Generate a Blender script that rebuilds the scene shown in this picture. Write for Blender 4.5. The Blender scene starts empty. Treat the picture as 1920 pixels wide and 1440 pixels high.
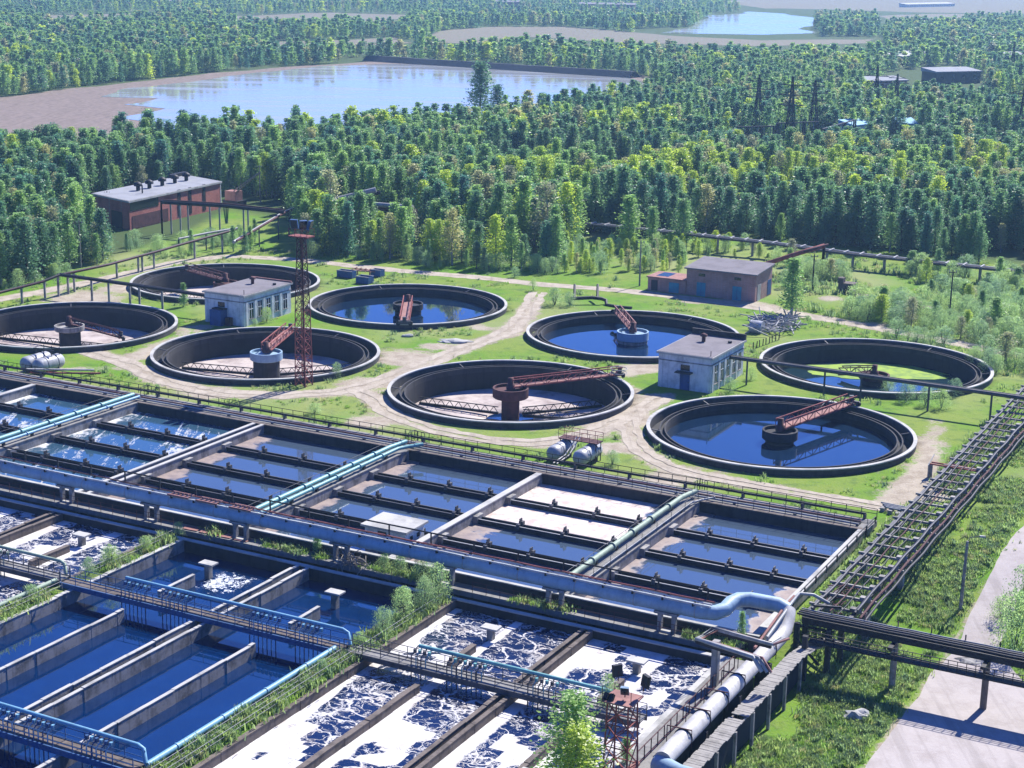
import bpy, math, random
import numpy as np
from mathutils import Vector, Matrix
random.seed(7); RNG = np.random.default_rng(11)
R_ = math.radians
sc = bpy.context.scene
COL = sc.collection

# ------------------------------------------------------------------ camera, sky, sun, exposure
F = 3101.07; PITCH = 0.254185282; ROLL = 0.0153996838; CAMH = 52.126
cam_d = bpy.data.cameras.new('camera'); cam = bpy.data.objects.new('camera', cam_d); COL.objects.link(cam)
cam_d.sensor_width = 36; cam_d.lens = 36 * F / 1920; cam_d.clip_start = 1; cam_d.clip_end = 20000
_cp, _sp, _cr, _sr = math.cos(PITCH), math.sin(PITCH), math.cos(ROLL), math.sin(ROLL)
_fw = Vector((0, _cp, -_sp)); _r0 = Vector((1, 0, 0)); _d0 = Vector((0, -_sp, -_cp))
_right = _r0 * _cr - _d0 * _sr * 1.0
_down = _r0 * _sr + _d0 * _cr
_up = -_down
# image axes: screen right = r0*cr + d0*sr rotated back
_right = _r0 * _cr - _d0 * _sr
_m = Matrix((( _right.x, _up.x, -_fw.x), (_right.y, _up.y, -_fw.y), (_right.z, _up.z, -_fw.z))).to_4x4()
_m.translation = Vector((0, 0, CAMH)); cam.matrix_world = _m
sc.camera = cam
SUN_EL, SUN_AZ = 44.0, 36.0          # azimuth from +Y towards +X
w = bpy.data.worlds.new('World'); sc.world = w; w.use_nodes = True
nt = w.node_tree; nt.nodes.clear()
sky = nt.nodes.new('ShaderNodeTexSky'); sky.sky_type = 'NISHITA'; sky.sun_disc = False
sky.sun_elevation = R_(SUN_EL); sky.sun_rotation = R_(SUN_AZ); sky.air_density = 1.0; sky.dust_density = 0.3; sky.ozone_density = 6.0
bg = nt.nodes.new('ShaderNodeBackground'); bg.inputs['Strength'].default_value = 0.08
tint = nt.nodes.new('ShaderNodeMix'); tint.data_type = 'RGBA'; tint.blend_type = 'MULTIPLY'; tint.inputs[0].default_value = 1.0; tint.inputs[7].default_value = (.35, .58, 1.34, 1)
ow = nt.nodes.new('ShaderNodeOutputWorld')
nt.links.new(sky.outputs[0], tint.inputs[6]); nt.links.new(tint.outputs[2], bg.inputs[0]); nt.links.new(bg.outputs[0], ow.inputs[0])
sl = bpy.data.lights.new('sun', 'SUN'); sl.energy = 5.0; sl.angle = R_(0.5); sl.color = (1.0, 0.96, 0.9)
so = bpy.data.objects.new('sun', sl); COL.objects.link(so)
_sd = Vector((math.sin(R_(SUN_AZ)) * math.cos(R_(SUN_EL)), math.cos(R_(SUN_AZ)) * math.cos(R_(SUN_EL)), math.sin(R_(SUN_EL))))
so.rotation_euler = _sd.to_track_quat('Z', 'Y').to_euler(); so.location = (60, 60, 120)
vs = sc.view_settings; vs.view_transform = 'Standard'; vs.look = 'None'; vs.exposure = 1.0; vs.gamma = 1
sc.cycles.use_denoising = True
sc.cycles.max_bounces = 6; sc.cycles.diffuse_bounces = 4; sc.cycles.glossy_bounces = 3; sc.cycles.transmission_bounces = 3
sc.cycles.volume_bounces = 0; sc.cycles.caustics_reflective = False; sc.cycles.caustics_refractive = False

# ------------------------------------------------------------------ surveying: photo ray to ground, plant grid (a along basins, b away)
def P(px, py, z=0.0):
    a, b = px - 960, py - 720
    u = a * _cr + b * _sr; v = -a * _sr + b * _cr
    d = (u / F, _cp - v / F * _sp, -_sp - v / F * _cp)
    t = (z - CAMH) / d[2]
    return Vector((d[0] * t, d[1] * t, z))
def Q(x, y, z=0.0):
    dz = z - CAMH
    ww = y * _cp - dz * _sp; v = -(y * _sp + dz * _cp)
    u = F * x / ww; v = F * v / ww
    return 960 + u * _cr - v * _sr, 720 + u * _sr + v * _cr
T1 = R_(-28.0)
E1 = Vector((math.cos(T1), math.sin(T1), 0)); E2 = Vector((-math.sin(T1), math.cos(T1), 0))
def W(a, b, z=0.0): return E1 * a + E2 * b + Vector((0, 0, z))
def AB(p): return p.x * E1.x + p.y * E1.y, p.x * E2.x + p.y * E2.y
def sst(e0, e1, x):
    t = np.clip((x - e0) / (e1 - e0), 0, 1); return t * t * (3 - 2 * t)
def ground_z(a, b):
    near = sst(112, 124, b)
    ta = (1 - near) * sst(-40.3, -38.8, a) + near * sst(-39.2, -33.5, a)
    tb = 1 - sst(122, 152, b)
    return -2.5 * ta * tb
def gz(x, y):
    a, b = AB(Vector((x, y, 0))); return float(ground_z(np.array(a), np.array(b)))
def vnoise(x, y, s, seed=0):
    x = np.asarray(x, float) / s + seed * 17.13; y = np.asarray(y, float) / s - seed * 9.71
    xi, yi = np.floor(x).astype(np.int64), np.floor(y).astype(np.int64); fx, fy = x - xi, y - yi
    def h(i, j):
        n = (i * 374761393 + j * 668265263 + seed * 982451653) & 0x7fffffff
        n = ((n ^ (n >> 13)) * 1274126177) & 0x7fffffff
        return ((n ^ (n >> 16)) & 0xffff) / 65535.0
    fx = fx * fx * (3 - 2 * fx); fy = fy * fy * (3 - 2 * fy)
    return (h(xi, yi) * (1 - fx) + h(xi + 1, yi) * fx) * (1 - fy) + (h(xi, yi + 1) * (1 - fx) + h(xi + 1, yi + 1) * fx) * fy
def fbm(x, y, s, seed=0, o=4):
    t = 0; amp = 1; n = 0
    for k in range(o):
        t = t + amp * vnoise(x, y, s / 2 ** k, seed + k); n += amp; amp *= .5
    return t / n
def inpoly(x, y, poly):
    x = np.asarray(x, float); y = np.asarray(y, float); r = np.zeros(x.shape, bool); n = len(poly)
    for i in range(n):
        x0, y0 = poly[i]; x1, y1 = poly[(i + 1) % n]
        if y0 == y1: continue
        c = ((y0 > y) != (y1 > y)) & (x < (x1 - x0) * (y - y0) / (y1 - y0) + x0); r ^= c
    return r

# ------------------------------------------------------------------ materials
class N:
    def __init__(s, name):
        s.m = bpy.data.materials.new(name); s.m.use_nodes = True; s.t = s.m.node_tree; s.t.nodes.clear()
        s.out = s.t.nodes.new('ShaderNodeOutputMaterial')
    def n(s, typ, ins=None, **kw):
        nd = s.t.nodes.new(typ)
        for k, v in kw.items(): setattr(nd, k, v)
        for k, v in (ins or {}).items():
            if isinstance(v, tuple) and len(v) == 2 and hasattr(v[0], 'outputs'): s.t.links.new(v[0].outputs[v[1]], nd.inputs[k])
            elif hasattr(v, 'outputs'): s.t.links.new(v.outputs[0], nd.inputs[k])
            else: nd.inputs[k].default_value = v
        return nd
    def math(s, op, a, b=0.0, c=None, clamp=False):
        i = {0: a, 1: b}
        if c is not None: i[2] = c
        return s.n('ShaderNodeMath', i, operation=op, use_clamp=clamp)
    def pos(s, rot=0.0, scale=(1, 1, 1)):
        g = s.n('ShaderNodeNewGeometry')
        return s.n('ShaderNodeMapping', {'Vector': (g, 'Position'), 'Rotation': (0, 0, rot), 'Scale': scale})
    def noise(s, vec, scale, detail=4, rough=.6, dist=0.0):
        return s.n('ShaderNodeTexNoise', {'Vector': vec, 'Scale': scale, 'Detail': detail, 'Roughness': rough, 'Distortion': dist})
    def ss(s, x, e0, e1):
        return s.n('ShaderNodeMapRange', {'Value': x, 'From Min': e0, 'From Max': e1}, interpolation_type='SMOOTHSTEP')
    def mix(s, f, a, b):
        nd = s.t.nodes.new('ShaderNodeMix'); nd.data_type = 'RGBA'
        for idx, v in ((0, f), (6, a), (7, b)):
            if hasattr(v, 'outputs'):
                o = v.outputs[2] if v.bl_idname == 'ShaderNodeMix' else v.outputs[0]
                s.t.links.new(o, nd.inputs[idx])
            else: nd.inputs[idx].default_value = v if idx == 0 else (*v, 1)
        return nd
    def bsdf(s, col, rough=.8, metal=0.0, bump=None, bs=.3, bd=.05, ior=None, spec=None):
        b = s.t.nodes.new('ShaderNodeBsdfPrincipled')
        if hasattr(col, 'outputs'): s.t.links.new(col.outputs[2 if col.bl_idname == 'ShaderNodeMix' else 0], b.inputs['Base Color'])
        else: b.inputs['Base Color'].default_value = (*col, 1)
        if hasattr(rough, 'outputs'): s.t.links.new(rough.outputs[0], b.inputs['Roughness'])
        else: b.inputs['Roughness'].default_value = rough
        b.inputs['Metallic'].default_value = metal
        if ior: b.inputs['IOR'].default_value = ior
        if spec is not None: b.inputs['Specular IOR Level'].default_value = spec
        if bump is not None:
            bn = s.n('ShaderNodeBump', {'Height': bump, 'Strength': bs, 'Distance': bd}); s.t.links.new(bn.outputs[0], b.inputs['Normal'])
        s.t.links.new(b.outputs[0], s.out.inputs[0]); return b
    def attr(s, name): return (s.n('ShaderNodeAttribute', attribute_name=name), 'Fac')

DULL = .74      # real-world albedos under this exposure
def weathered(name, c, rough=.85, dark=.45, scale=.6, metal=0.0, streak=True, c2=None, spec=.3, amt=.8):
    """a worn surface: broad blotches, vertical run-off streaks and fine grain"""
    c = tuple(x * DULL for x in c); c2 = tuple(x * DULL for x in c2) if c2 else None
    k = N(name); p = k.pos()
    n1 = k.noise(p, scale, 6, .65); n2 = k.noise(p, scale * 9, 3, .6)
    ps = k.pos(scale=(2.2, 2.2, .22)) ; n3 = k.noise(ps, 1.0, 4, .6)
    d = tuple(x * dark for x in c)
    col = k.mix(k.math('MULTIPLY', k.ss(n1, .42, .68), amt), c, c2 or d)
    if streak: col = k.mix(k.math('MULTIPLY', k.ss(n3, .50, .68), .75 * amt), col, d)
    col = k.mix(k.math('MULTIPLY', k.ss(n2, .5, .75), .3), col, tuple(x * 1.25 for x in c))
    k.bsdf(col, rough, metal, n2, .4, .03, spec=spec); return k.m
M = {}
M['concrete'] = weathered('concrete', (.40, .385, .36), .9, .36, .7, amt=.95)
M['concrete_brown'] = weathered('concrete_brown', (.20, .165, .14), .9, .4, .6)
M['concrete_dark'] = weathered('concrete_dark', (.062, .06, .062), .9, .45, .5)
M['coping'] = weathered('coping', (.55, .54, .5), .85, .55, .4, streak=False)
M['launder'] = weathered('launder', (.035, .032, .034), .8, .5, .4)
M['tank_wall'] = weathered('tank_wall', (.085, .08, .078), .85, .45, .35)
M['tank_inner'] = weathered('tank_inner', (.04, .038, .04), .8, .5, .3)
M['sludge'] = weathered('sludge', (.60, .52, .47), .95, .45, .3, streak=False, c2=(.26, .20, .19))
M['white_wall'] = weathered('white_wall', (.9, .9, .87), .85, .55, .7)
M['roof_felt'] = weathered('roof_felt', (.24, .22, .23), .95, .7, .4, streak=False)
M['roof_grey'] = weathered('roof_grey', (.34, .35, .37), .9, .75, .3, streak=False)
M['slab'] = weathered('slab', (.30, .29, .27), .9, .5, .5)
M['plank'] = weathered('plank', (.38, .36, .33), .9, .55, 1.2, streak=False)
M['pipe_white'] = weathered('pipe_white', (.66, .64, .60), .55, .62, .7, amt=.75)
M['pipe_blue'] = weathered('pipe_blue', (.36, .52, .64), .5, .6, .5, amt=.6)
M['pipe_teal'] = weathered('pipe_teal', (.22, .50, .48), .45, .6, .6, amt=.5)
M['pipe_skyblue'] = weathered('pipe_skyblue', (.22, .46, .62), .45, .6, .6, amt=.5)
M['pipe_grey'] = weathered('pipe_grey', (.42, .43, .42), .5, .6, .6)
M['pipe_green'] = weathered('pipe_green', (.36, .46, .34), .6, .6, .6)
M['steel_dark'] = weathered('steel_dark', (.032, .032, .038), .6, .6, 1.0, metal=.2)
M['steel_grey'] = weathered('steel_grey', (.11, .11, .12), .6, .55, 1.0, metal=.2)
M['steel_pale'] = weathered('steel_pale', (.40, .40, .40), .6, .6, .8)
M['rust'] = weathered('rust', (.36, .11, .095), .85, .5, .9)
M['rust_dark'] = weathered('rust_dark', (.13, .055, .055), .85, .5, .9)
M['rust_pink'] = weathered('rust_pink', (.40, .20, .17), .85, .6, .9)
M['blue_steel'] = weathered('blue_steel', (.05, .13, .30), .6, .55, 1.0)
M['tank_metal'] = weathered('tank_metal', (.50, .51, .52), .45, .55, .8)
M['door_blue'] = weathered('door_blue', (.05, .13, .32), .7, .6, 1.2)
M['door_teal'] = weathered('door_teal', (.04, .32, .42), .7, .6, 1.2)
M['glass'] = weathered('glass', (.02, .03, .04), .12, .6, 2.0, spec=.6, streak=False)
M['roof_blue'] = weathered('roof_blue', (.12, .42, .62), .6, .8, .3, streak=False)
M['bark_birch'] = weathered('bark_birch', (.42, .40, .37), .9, .25, 2.0)
M['bark_brown'] = weathered('bark_brown', (.11, .085, .07), .9, .5, 2.0)
M['wood_grey'] = weathered('wood_grey', (.33, .30, .27), .9, .5, 2.0)
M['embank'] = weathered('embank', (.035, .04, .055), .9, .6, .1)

def brick(name, c1, c2, mortar):
    c1, c2, mortar = [tuple(x * DULL for x in q) for q in (c1, c2, mortar)]
    k = N(name); g = k.n('ShaderNodeNewGeometry')
    sp = k.n('ShaderNodeSeparateXYZ', {0: (g, 'Position')})
    u = k.math('ADD', (sp, 'X'), k.math('MULTIPLY', (sp, 'Y'), .9))
    v = k.n('ShaderNodeCombineXYZ', {0: u, 1: (sp, 'Z'), 2: 0.0})
    b = k.n('ShaderNodeTexBrick', {'Vector': v, 'Color1': (*c1, 1), 'Color2': (*c2, 1), 'Mortar': (*mortar, 1), 'Scale': 1.0, 'Mortar Size': .012, 'Brick Width': .5, 'Row Height': .16})
    p = k.pos(); n1 = k.noise(p, .35, 6, .65); n2 = k.noise(p, 3, 4)
    col = k.mix(k.math('MULTIPLY', k.ss(n1, .45, .65), .55), b, tuple(x * .4 for x in c1))
    col = k.mix(k.math('MULTIPLY', k.ss(n2, .55, .75), .35), col, mortar)
    k.bsdf(col, .92, 0, n2, .4, .03); return k.m
M['brick'] = brick('brick', (.62, .17, .12), (.48, .13, .10), (.42, .32, .28))
M['brick_pale'] = brick('brick_pale', (.58, .29, .24), (.48, .24, .2), (.5, .42, .39))

def water_mat(name, deep, scum1=None, scum2=None, streak=False, wav=.03, sc_=.8):
    """still tank water; a vertex weight 'scum' lays floating scum over it"""
    k = N(name); p = k.pos(R_(28)); n = k.noise(p, 1.6, 4, .55)
    nb = k.noise(p, .5, 5, .6)
    if scum1 is None and not streak:
        k.bsdf(k.mix(k.ss(nb, .4, .7), deep, tuple(x * 1.3 for x in deep)), .04, 0, n, wav * .6, .05, ior=1.9); return k.m
    a = k.math('ADD', (k.attr('scum')[0], 'Fac'), k.math('MULTIPLY', k.math('SUBTRACT', nb, .5), 1.1))
    f = k.ss(a, .42, .62)
    if streak:
        ps = k.pos(R_(28), (1.0, .16, 1)); n4 = k.noise(ps, .75, 5, .7, .6); nw = k.noise(p, 2.4, 4, .7)
        ln = k.ss(k.math('ADD', n4, k.math('MULTIPLY', k.math('SUBTRACT', nw, .5), .5)), .545, .66)
        f = k.math('MAXIMUM', f, k.math('MULTIPLY', ln, .8))
    n5 = k.noise(p, .9, 5, .7)
    scol = k.mix(k.ss(n5, .38, .66), scum1, scum2)
    col = k.mix(f, deep, scol)
    ro = k.n('ShaderNodeMapRange', {'Value': f, 'To Min': .06, 'To Max': .8})
    k.bsdf(col, ro, 0, n, wav * (3 if streak else 1), .06, ior=1.9); return k.m
M['water_clear'] = water_mat('water_clear', (.005, .016, .04))
M['water_blue'] = water_mat('water_blue', (.001, .014, .058))
M['water_green'] = water_mat('water_green', (.012, .03, .04))
M['water_scum'] = water_mat('water_scum', (.05, .075, .11), (.22, .16, .13), (.13, .09, .085))
M['water_cream'] = water_mat('water_cream', (.05, .075, .11), (.54, .48, .43), (.37, .27, .225))
M['water_streak'] = water_mat('water_streak', (.03, .075, .12), (.54, .57, .58), (.4, .37, .33), True, .06)
def foam_mat():
    k = N('foam_water'); p = k.pos(R_(28))
    warp = k.noise(p, .55, 3, .6)
    pv = k.n('ShaderNodeVectorMath', {0: p, 1: k.n('ShaderNodeVectorMath', {0: (warp, 'Color'), 'Scale': 2.4}, operation='SCALE')}, operation='ADD')
    pa = k.n('ShaderNodeMapping', {'Vector': pv, 'Scale': (.75, 1.25, 1)})
    v1 = k.n('ShaderNodeTexVoronoi', {'Vector': pa, 'Scale': .36}, feature='DISTANCE_TO_EDGE')
    v2 = k.n('ShaderNodeTexVoronoi', {'Vector': pa, 'Scale': .85}, feature='DISTANCE_TO_EDGE')
    nm = k.noise(p, .38, 3, .6); nf = k.noise(p, 4.0, 4, .7)
    l1 = k.math('SUBTRACT', 1.0, k.ss(k.math('ADD', v1, k.math('MULTIPLY', k.math('SUBTRACT', nf, .5), .05)), .004, .05))
    wid = k.math('ADD', k.math('MULTIPLY', k.ss(nm, .40, .68), .085), .004)
    l2 = k.math('SUBTRACT', 1.0, k.ss(k.math('ADD', v2, k.math('MULTIPLY', k.math('SUBTRACT', nf, .5), .08)), 0.0, wid))
    n6 = k.noise(pa, .5, 6, .6); n7 = k.noise(pa, 1.5, 5, .62)
    c1 = k.math('SUBTRACT', 1.0, k.ss(k.math('ABSOLUTE', k.math('SUBTRACT', n6, .5)), .002, .016)); c2 = k.math('SUBTRACT', 1.0, k.ss(k.math('ABSOLUTE', k.math('SUBTRACT', n7, .5)), .0, .05))
    lines = k.math('MAXIMUM', k.math('MULTIPLY', l1, .95), k.math('MULTIPLY', l2, .7))
    lines = k.math('MAXIMUM', k.math('MAXIMUM', lines, k.math('MULTIPLY', c1, .9)), k.math('MULTIPLY', k.math('MULTIPLY', c2, k.ss(nm, .52, .7)), .5))
    nb = k.noise(p, .9, 5, .65)
    a = k.math('ADD', (k.attr('scum')[0], 'Fac'), k.math('MULTIPLY', k.math('SUBTRACT', nb, .5), .55))
    f = k.math('MAXIMUM', k.ss(a, .44, .58), lines, clamp=True)
    n8 = k.noise(pa, 1.3, 7, .68); f = k.math('MULTIPLY', f, k.math('SUBTRACT', 1.0, k.math('MULTIPLY', k.ss(n8, .56, .72), .6)))
    white = k.mix(k.ss(k.noise(p, .5, 6, .7), .42, .68), (.58, .57, .56), (.45, .41, .37)); white = k.mix(k.math('MULTIPLY', k.ss(nf, .52, .74), .4), white, (.36, .35, .36))
    col = k.mix(f, (.006, .014, .05), white)
    ro = k.n('ShaderNodeMapRange', {'Value': f, 'To Min': .1, 'To Max': .85})
    hb = k.math('ADD', f, k.math('MULTIPLY', nf, .4))
    k.bsdf(col, ro, 0, hb, .5, .08, ior=1.4); return k.m
M['foam_water'] = foam_mat()
def lake_mat(name, deep, s):
    k = N(name); p = k.pos(0, (1, 2.5, 1)); n = k.noise(p, s, 4, .6); n2 = k.noise(k.pos(0, (1, 4, 1)), .02, 5, .6)
    ro = k.n('ShaderNodeMapRange', {'Value': k.ss(n2, .4, .65), 'To Min': .05, 'To Max': .22})
    k.bsdf(deep, ro, 0, n, .02, .1, ior=1.33); return k.m
M['lake'] = lake_mat('lake', (.33, .34, .335), .6)

def ground_mat():
    k = N('ground_cover'); p = k.pos()
    n1 = k.noise(p, .07, 6, .65); n2 = k.noise(p, .5, 6, .7); n3 = k.noise(p, 3.2, 4, .7); n4 = k.noise(p, .02, 4, .6)
    g = k.mix(k.ss(n1, .36, .62), (.095, .215, .012), (.17, .23, .04))
    g = k.mix(k.math('MULTIPLY', k.ss(n2, .48, .66), .7), g, (.07, .13, .03))
    g = k.mix(k.math('MULTIPLY', k.ss(n3, .52, .75), .6), g, (.2, .24, .09))
    g = k.mix(k.math('MULTIPLY', k.ss(n4, .46, .62), .6), g, (.27, .27, .13))
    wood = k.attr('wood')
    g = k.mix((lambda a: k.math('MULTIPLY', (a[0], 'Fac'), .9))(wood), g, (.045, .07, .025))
    d = k.mix(k.ss(n2, .38, .66), (.37, .32, .245), (.265, .22, .16))
    d = k.mix(k.math('MULTIPLY', k.ss(n3, .5, .72), .5), d, (.43, .39, .34))
    da = k.math('ADD', (k.attr('dirt')[0], 'Fac'), k.math('ADD', k.math('MULTIPLY', k.math('SUBTRACT', n2, .5), .9), k.math('MULTIPLY', k.math('SUBTRACT', n3, .5), .5)))
    col = k.mix(k.ss(da, .38, .62), g, d)
    k.bsdf(col, .95, 0, k.math('ADD', n3, n2), .6, .15, spec=.1); return k.m
M['ground'] = ground_mat()
def dirt_mat(name, c1, c2, c3):
    c1, c2, c3 = [tuple(x * DULL for x in q) for q in (c1, c2, c3)]
    k = N(name); p = k.pos(); n2 = k.noise(p, .45, 6, .7); n3 = k.noise(p, 3.5, 5, .7); n4 = k.noise(p, .09, 4, .6)
    d = k.mix(k.ss(n2, .4, .65), c1, c2); d = k.mix(k.math('MULTIPLY', k.ss(n3, .5, .7), .5), d, c3)
    d = k.mix(k.math('MULTIPLY', k.ss(n4, .5, .7), .4), d, c2)
    nr = k.noise(k.pos(R_(28), (1, .05, 1)), 1.1, 4, .6); d = k.mix(k.math('MULTIPLY', k.ss(nr, .5, .68), .45), d, tuple(x * .72 for x in c2))
    k.bsdf(d, .95, 0, n3, .5, .05, spec=.1); return k.m
M['track'] = dirt_mat('track', (.54, .47, .37), (.40, .34, .26), (.62, .56, .47))
M['gravel'] = dirt_mat('gravel', (.52, .47, .44), (.44, .39, .36), (.58, .54, .52))
M['mud'] = dirt_mat('mud', (.30, .235, .20), (.20, .16, .13), (.38, .33, .27))
M['field'] = dirt_mat('field', (.28, .22, .18), (.20, .22, .12), (.32, .27, .21))

def leaf_mat(name, c, var=.5, hue=(0.06, .03, 0)):
    k = N(name); oi = k.n('ShaderNodeObjectInfo'); g = k.n('ShaderNodeNewGeometry')
    n = k.noise((g, 'Position'), .55, 3, .6)
    c2 = (c[0] * .62, c[1] * .70, c[2] * 1.0); c3 = (c[0] * 1.3, c[1] * 1.2, c[2] * .95)
    col = k.mix((oi, 'Random') if False else k.math('MULTIPLY', (oi, 'Random'), 1.0), c2, c3)
    col = k.mix(k.math('MULTIPLY', k.ss(n, .42, .68), .7), col, tuple(x * 1.35 for x in c))
    df = k.n('ShaderNodeBsdfDiffuse', {'Color': (col, 2)}); tr = k.n('ShaderNodeBsdfTranslucent', {'Color': (col, 2)})
    gl = k.n('ShaderNodeBsdfGlossy', {'Roughness': .45, 'Color': (.6, .6, .6, 1)})
    a = k.n('ShaderNodeMixShader', {0: .6, 1: df, 2: tr}); b = k.n('ShaderNodeMixShader', {0: .05, 1: a, 2: gl})
    k.t.links.new(b.outputs[0], k.out.inputs[0]); return k.m
LEAF = {
 'birch': leaf_mat('leaf_birch', (.26, .44, .13)), 'alder': leaf_mat('leaf_alder', (.15, .30, .13)),
 'poplar': leaf_mat('leaf_poplar', (.44, .58, .07)), 'aspen': leaf_mat('leaf_aspen', (.38, .40, .18)),
 'spruce': leaf_mat('leaf_spruce', (.12, .29, .16)), 'willow': leaf_mat('leaf_willow', (.34, .50, .20)),
 'weed': leaf_mat('leaf_weed', (.27, .38, .13)), 'grass': leaf_mat('leaf_grass', (.24, .40, .07))}

# ------------------------------------------------------------------ mesh building
class MB:
    def __init__(s): s.v = []; s.f = []; s.sm = []
    def add(s, vs, fs, smooth=False):
        o = len(s.v); s.v.extend([tuple(x) for x in vs]); s.f.extend([tuple(i + o for i in f) for f in fs]); s.sm.extend([smooth] * len(fs)); return s
    def hexa(s, c8):
        return s.add(c8, [(0, 3, 2, 1), (4, 5, 6, 7), (0, 1, 5, 4), (1, 2, 6, 5), (2, 3, 7, 6), (3, 0, 4, 7)])
    def box(s, x0, x1, y0, y1, z0, z1):
        return s.hexa([(x0, y0, z0), (x1, y0, z0), (x1, y1, z0), (x0, y1, z0), (x0, y0, z1), (x1, y0, z1), (x1, y1, z1), (x0, y1, z1)])
    def ab(s, a0, a1, b0, b1, z0, z1):
        return s.hexa([W(a0, b0, z0), W(a1, b0, z0), W(a1, b1, z0), W(a0, b1, z0), W(a0, b0, z1), W(a1, b0, z1), W(a1, b1, z1), W(a0, b1, z1)])
    def bar(s, p, q, w_, h_=None):
        p, q = Vector(p), Vector(q); h_ = h_ or w_; d = (q - p).normalized()
        up = Vector((0, 0, 1)) if abs(d.z) < .95 else Vector((0, 1, 0))
        x = d.cross(up).normalized() * w_ / 2; y = x.normalized().cross(d).normalized() * h_ / 2
        return s.hexa([p - x - y, p + x - y, p + x + y, p - x + y, q - x - y, q + x - y, q + x + y, q - x + y])
    def tube(s, pts, r, n=10, caps=True, rr=None):
        pts = [Vector(p) for p in pts]; rings = []; m = len(pts); prev = None
        for i, p in enumerate(pts):
            d = (pts[min(i + 1, m - 1)] - pts[max(i - 1, 0)]).normalized()
            if prev is None:
                up = Vector((0, 0, 1)) if abs(d.z) < .9 else Vector((1, 0, 0)); x = d.cross(up).normalized()
            else: x = (prev - d * prev.dot(d)).normalized()
            prev = x; y = d.cross(x); ri = rr[i] if rr else r
            rings.append([p + (x * math.cos(2 * math.pi * k / n) + y * math.sin(2 * math.pi * k / n)) * ri for k in range(n)])
        vs = [v for rg in rings for v in rg]
        fs = [(i * n + k, i * n + (k + 1) % n, (i + 1) * n + (k + 1) % n, (i + 1) * n + k) for i in range(m - 1) for k in range(n)]
        s.add(vs, fs, True)
        if caps:
            s.add(rings[0], [tuple(range(n - 1, -1, -1))]); s.add(rings[-1], [tuple(range(n))])
        return s
    def lathe(s, prof, c, n=96, smooth=True, close=False):
        c = Vector(c); m = len(prof)
        vs = [c + Vector((r * math.cos(2 * math.pi * k / n), r * math.sin(2 * math.pi * k / n), z)) for (r, z) in prof for k in range(n)]
        rg = range(m) if close else range(m - 1)
        fs = [(i * n + k, i * n + (k + 1) % n, ((i + 1) % m) * n + (k + 1) % n, ((i + 1) % m) * n + k) for i in rg for k in range(n)]
        return s.add(vs, fs, smooth)
    def ring(s, c, r0, r1, z0, z1, n=96):
        for pr in ([(r1, z0), (r1, z1)], [(r1, z1), (r0, z1)], [(r0, z1), (r0, z0)]): s.lathe(pr, c, n)
        return s
    def disc(s, c, r, z, n=48, r_in=0.0, zin=None, rings=6):
        return s.lathe([(r_in + (r - r_in) * i / rings, (z if zin is None else zin + (z - zin) * i / rings)) for i in range(rings + 1)], c, n)
    def prism(s, poly, z0, z1):
        n = len(poly); vs = [(p[0], p[1], z0) for p in poly] + [(p[0], p[1], z1) for p in poly]
        return s.add(vs, [tuple(range(n - 1, -1, -1)), tuple(range(n, 2 * n))] + [(i, (i + 1) % n, n + (i + 1) % n, n + i) for i in range(n)])
    def mesh(s, name, mats, off=Vector((0, 0, 0))):
        me = bpy.data.meshes.new(name)
        me.from_pydata([(v[0] - off.x, v[1] - off.y, v[2] - off.z) for v in s.v], [], s.f)
        for m in (mats if isinstance(mats, list) else [mats]): me.materials.append(m)
        me.polygons.foreach_set('use_smooth', s.sm); me.update(); return me
    def build(s, name, mat, parent=None, label=None, cat=None, group=None, kind=None):
        mat = M[mat] if isinstance(mat, str) else mat
        if parent is None:
            a = np.array(s.v); lo, hi = a.min(0), a.max(0); off = Vector(((lo[0] + hi[0]) / 2, (lo[1] + hi[1]) / 2, lo[2]))
        else: off = WL[parent]
        o = bpy.data.objects.new(name, s.mesh(name, mat, off)); COL.objects.link(o)
        if parent is None: o.location = off
        else: o.parent = parent
        WL[o] = off
        if label: o['label'] = label
        if cat: o['category'] = cat
        if group: o['group'] = group
        if kind: o['kind'] = kind
        return o
WL = {}
def thing(name, label, cat, loc=(0, 0, 0), group=None, rz=0.0):
    o = bpy.data.objects.new(name, None); COL.objects.link(o); o.location = loc; o.rotation_euler[2] = rz
    o.empty_display_size = .5; o['label'] = label; o['category'] = cat
    if group: o['group'] = group
    WL[o] = Vector(loc) if rz == 0 else Vector((0, 0, 0)); return o
def copy_thing(src, loc, rz=0.0, scale=None, label=None, group=None):
    r = src.copy(); COL.objects.link(r); r.location = loc; r.rotation_euler[2] = rz
    if scale: r.scale = scale
    if label: r['label'] = label
    if group: r['group'] = group
    for ch in list(src.children):
        c = ch.copy(); COL.objects.link(c); c.parent = r
        for g in list(ch.children):
            d = g.copy(); COL.objects.link(d); d.parent = c
    return r
def share(o, parent, loc):
    """another part with the mesh of o, placed at loc (world) under parent"""
    c = o.copy(); COL.objects.link(c); c.parent = parent; c.location = Vector(loc); return c
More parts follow.
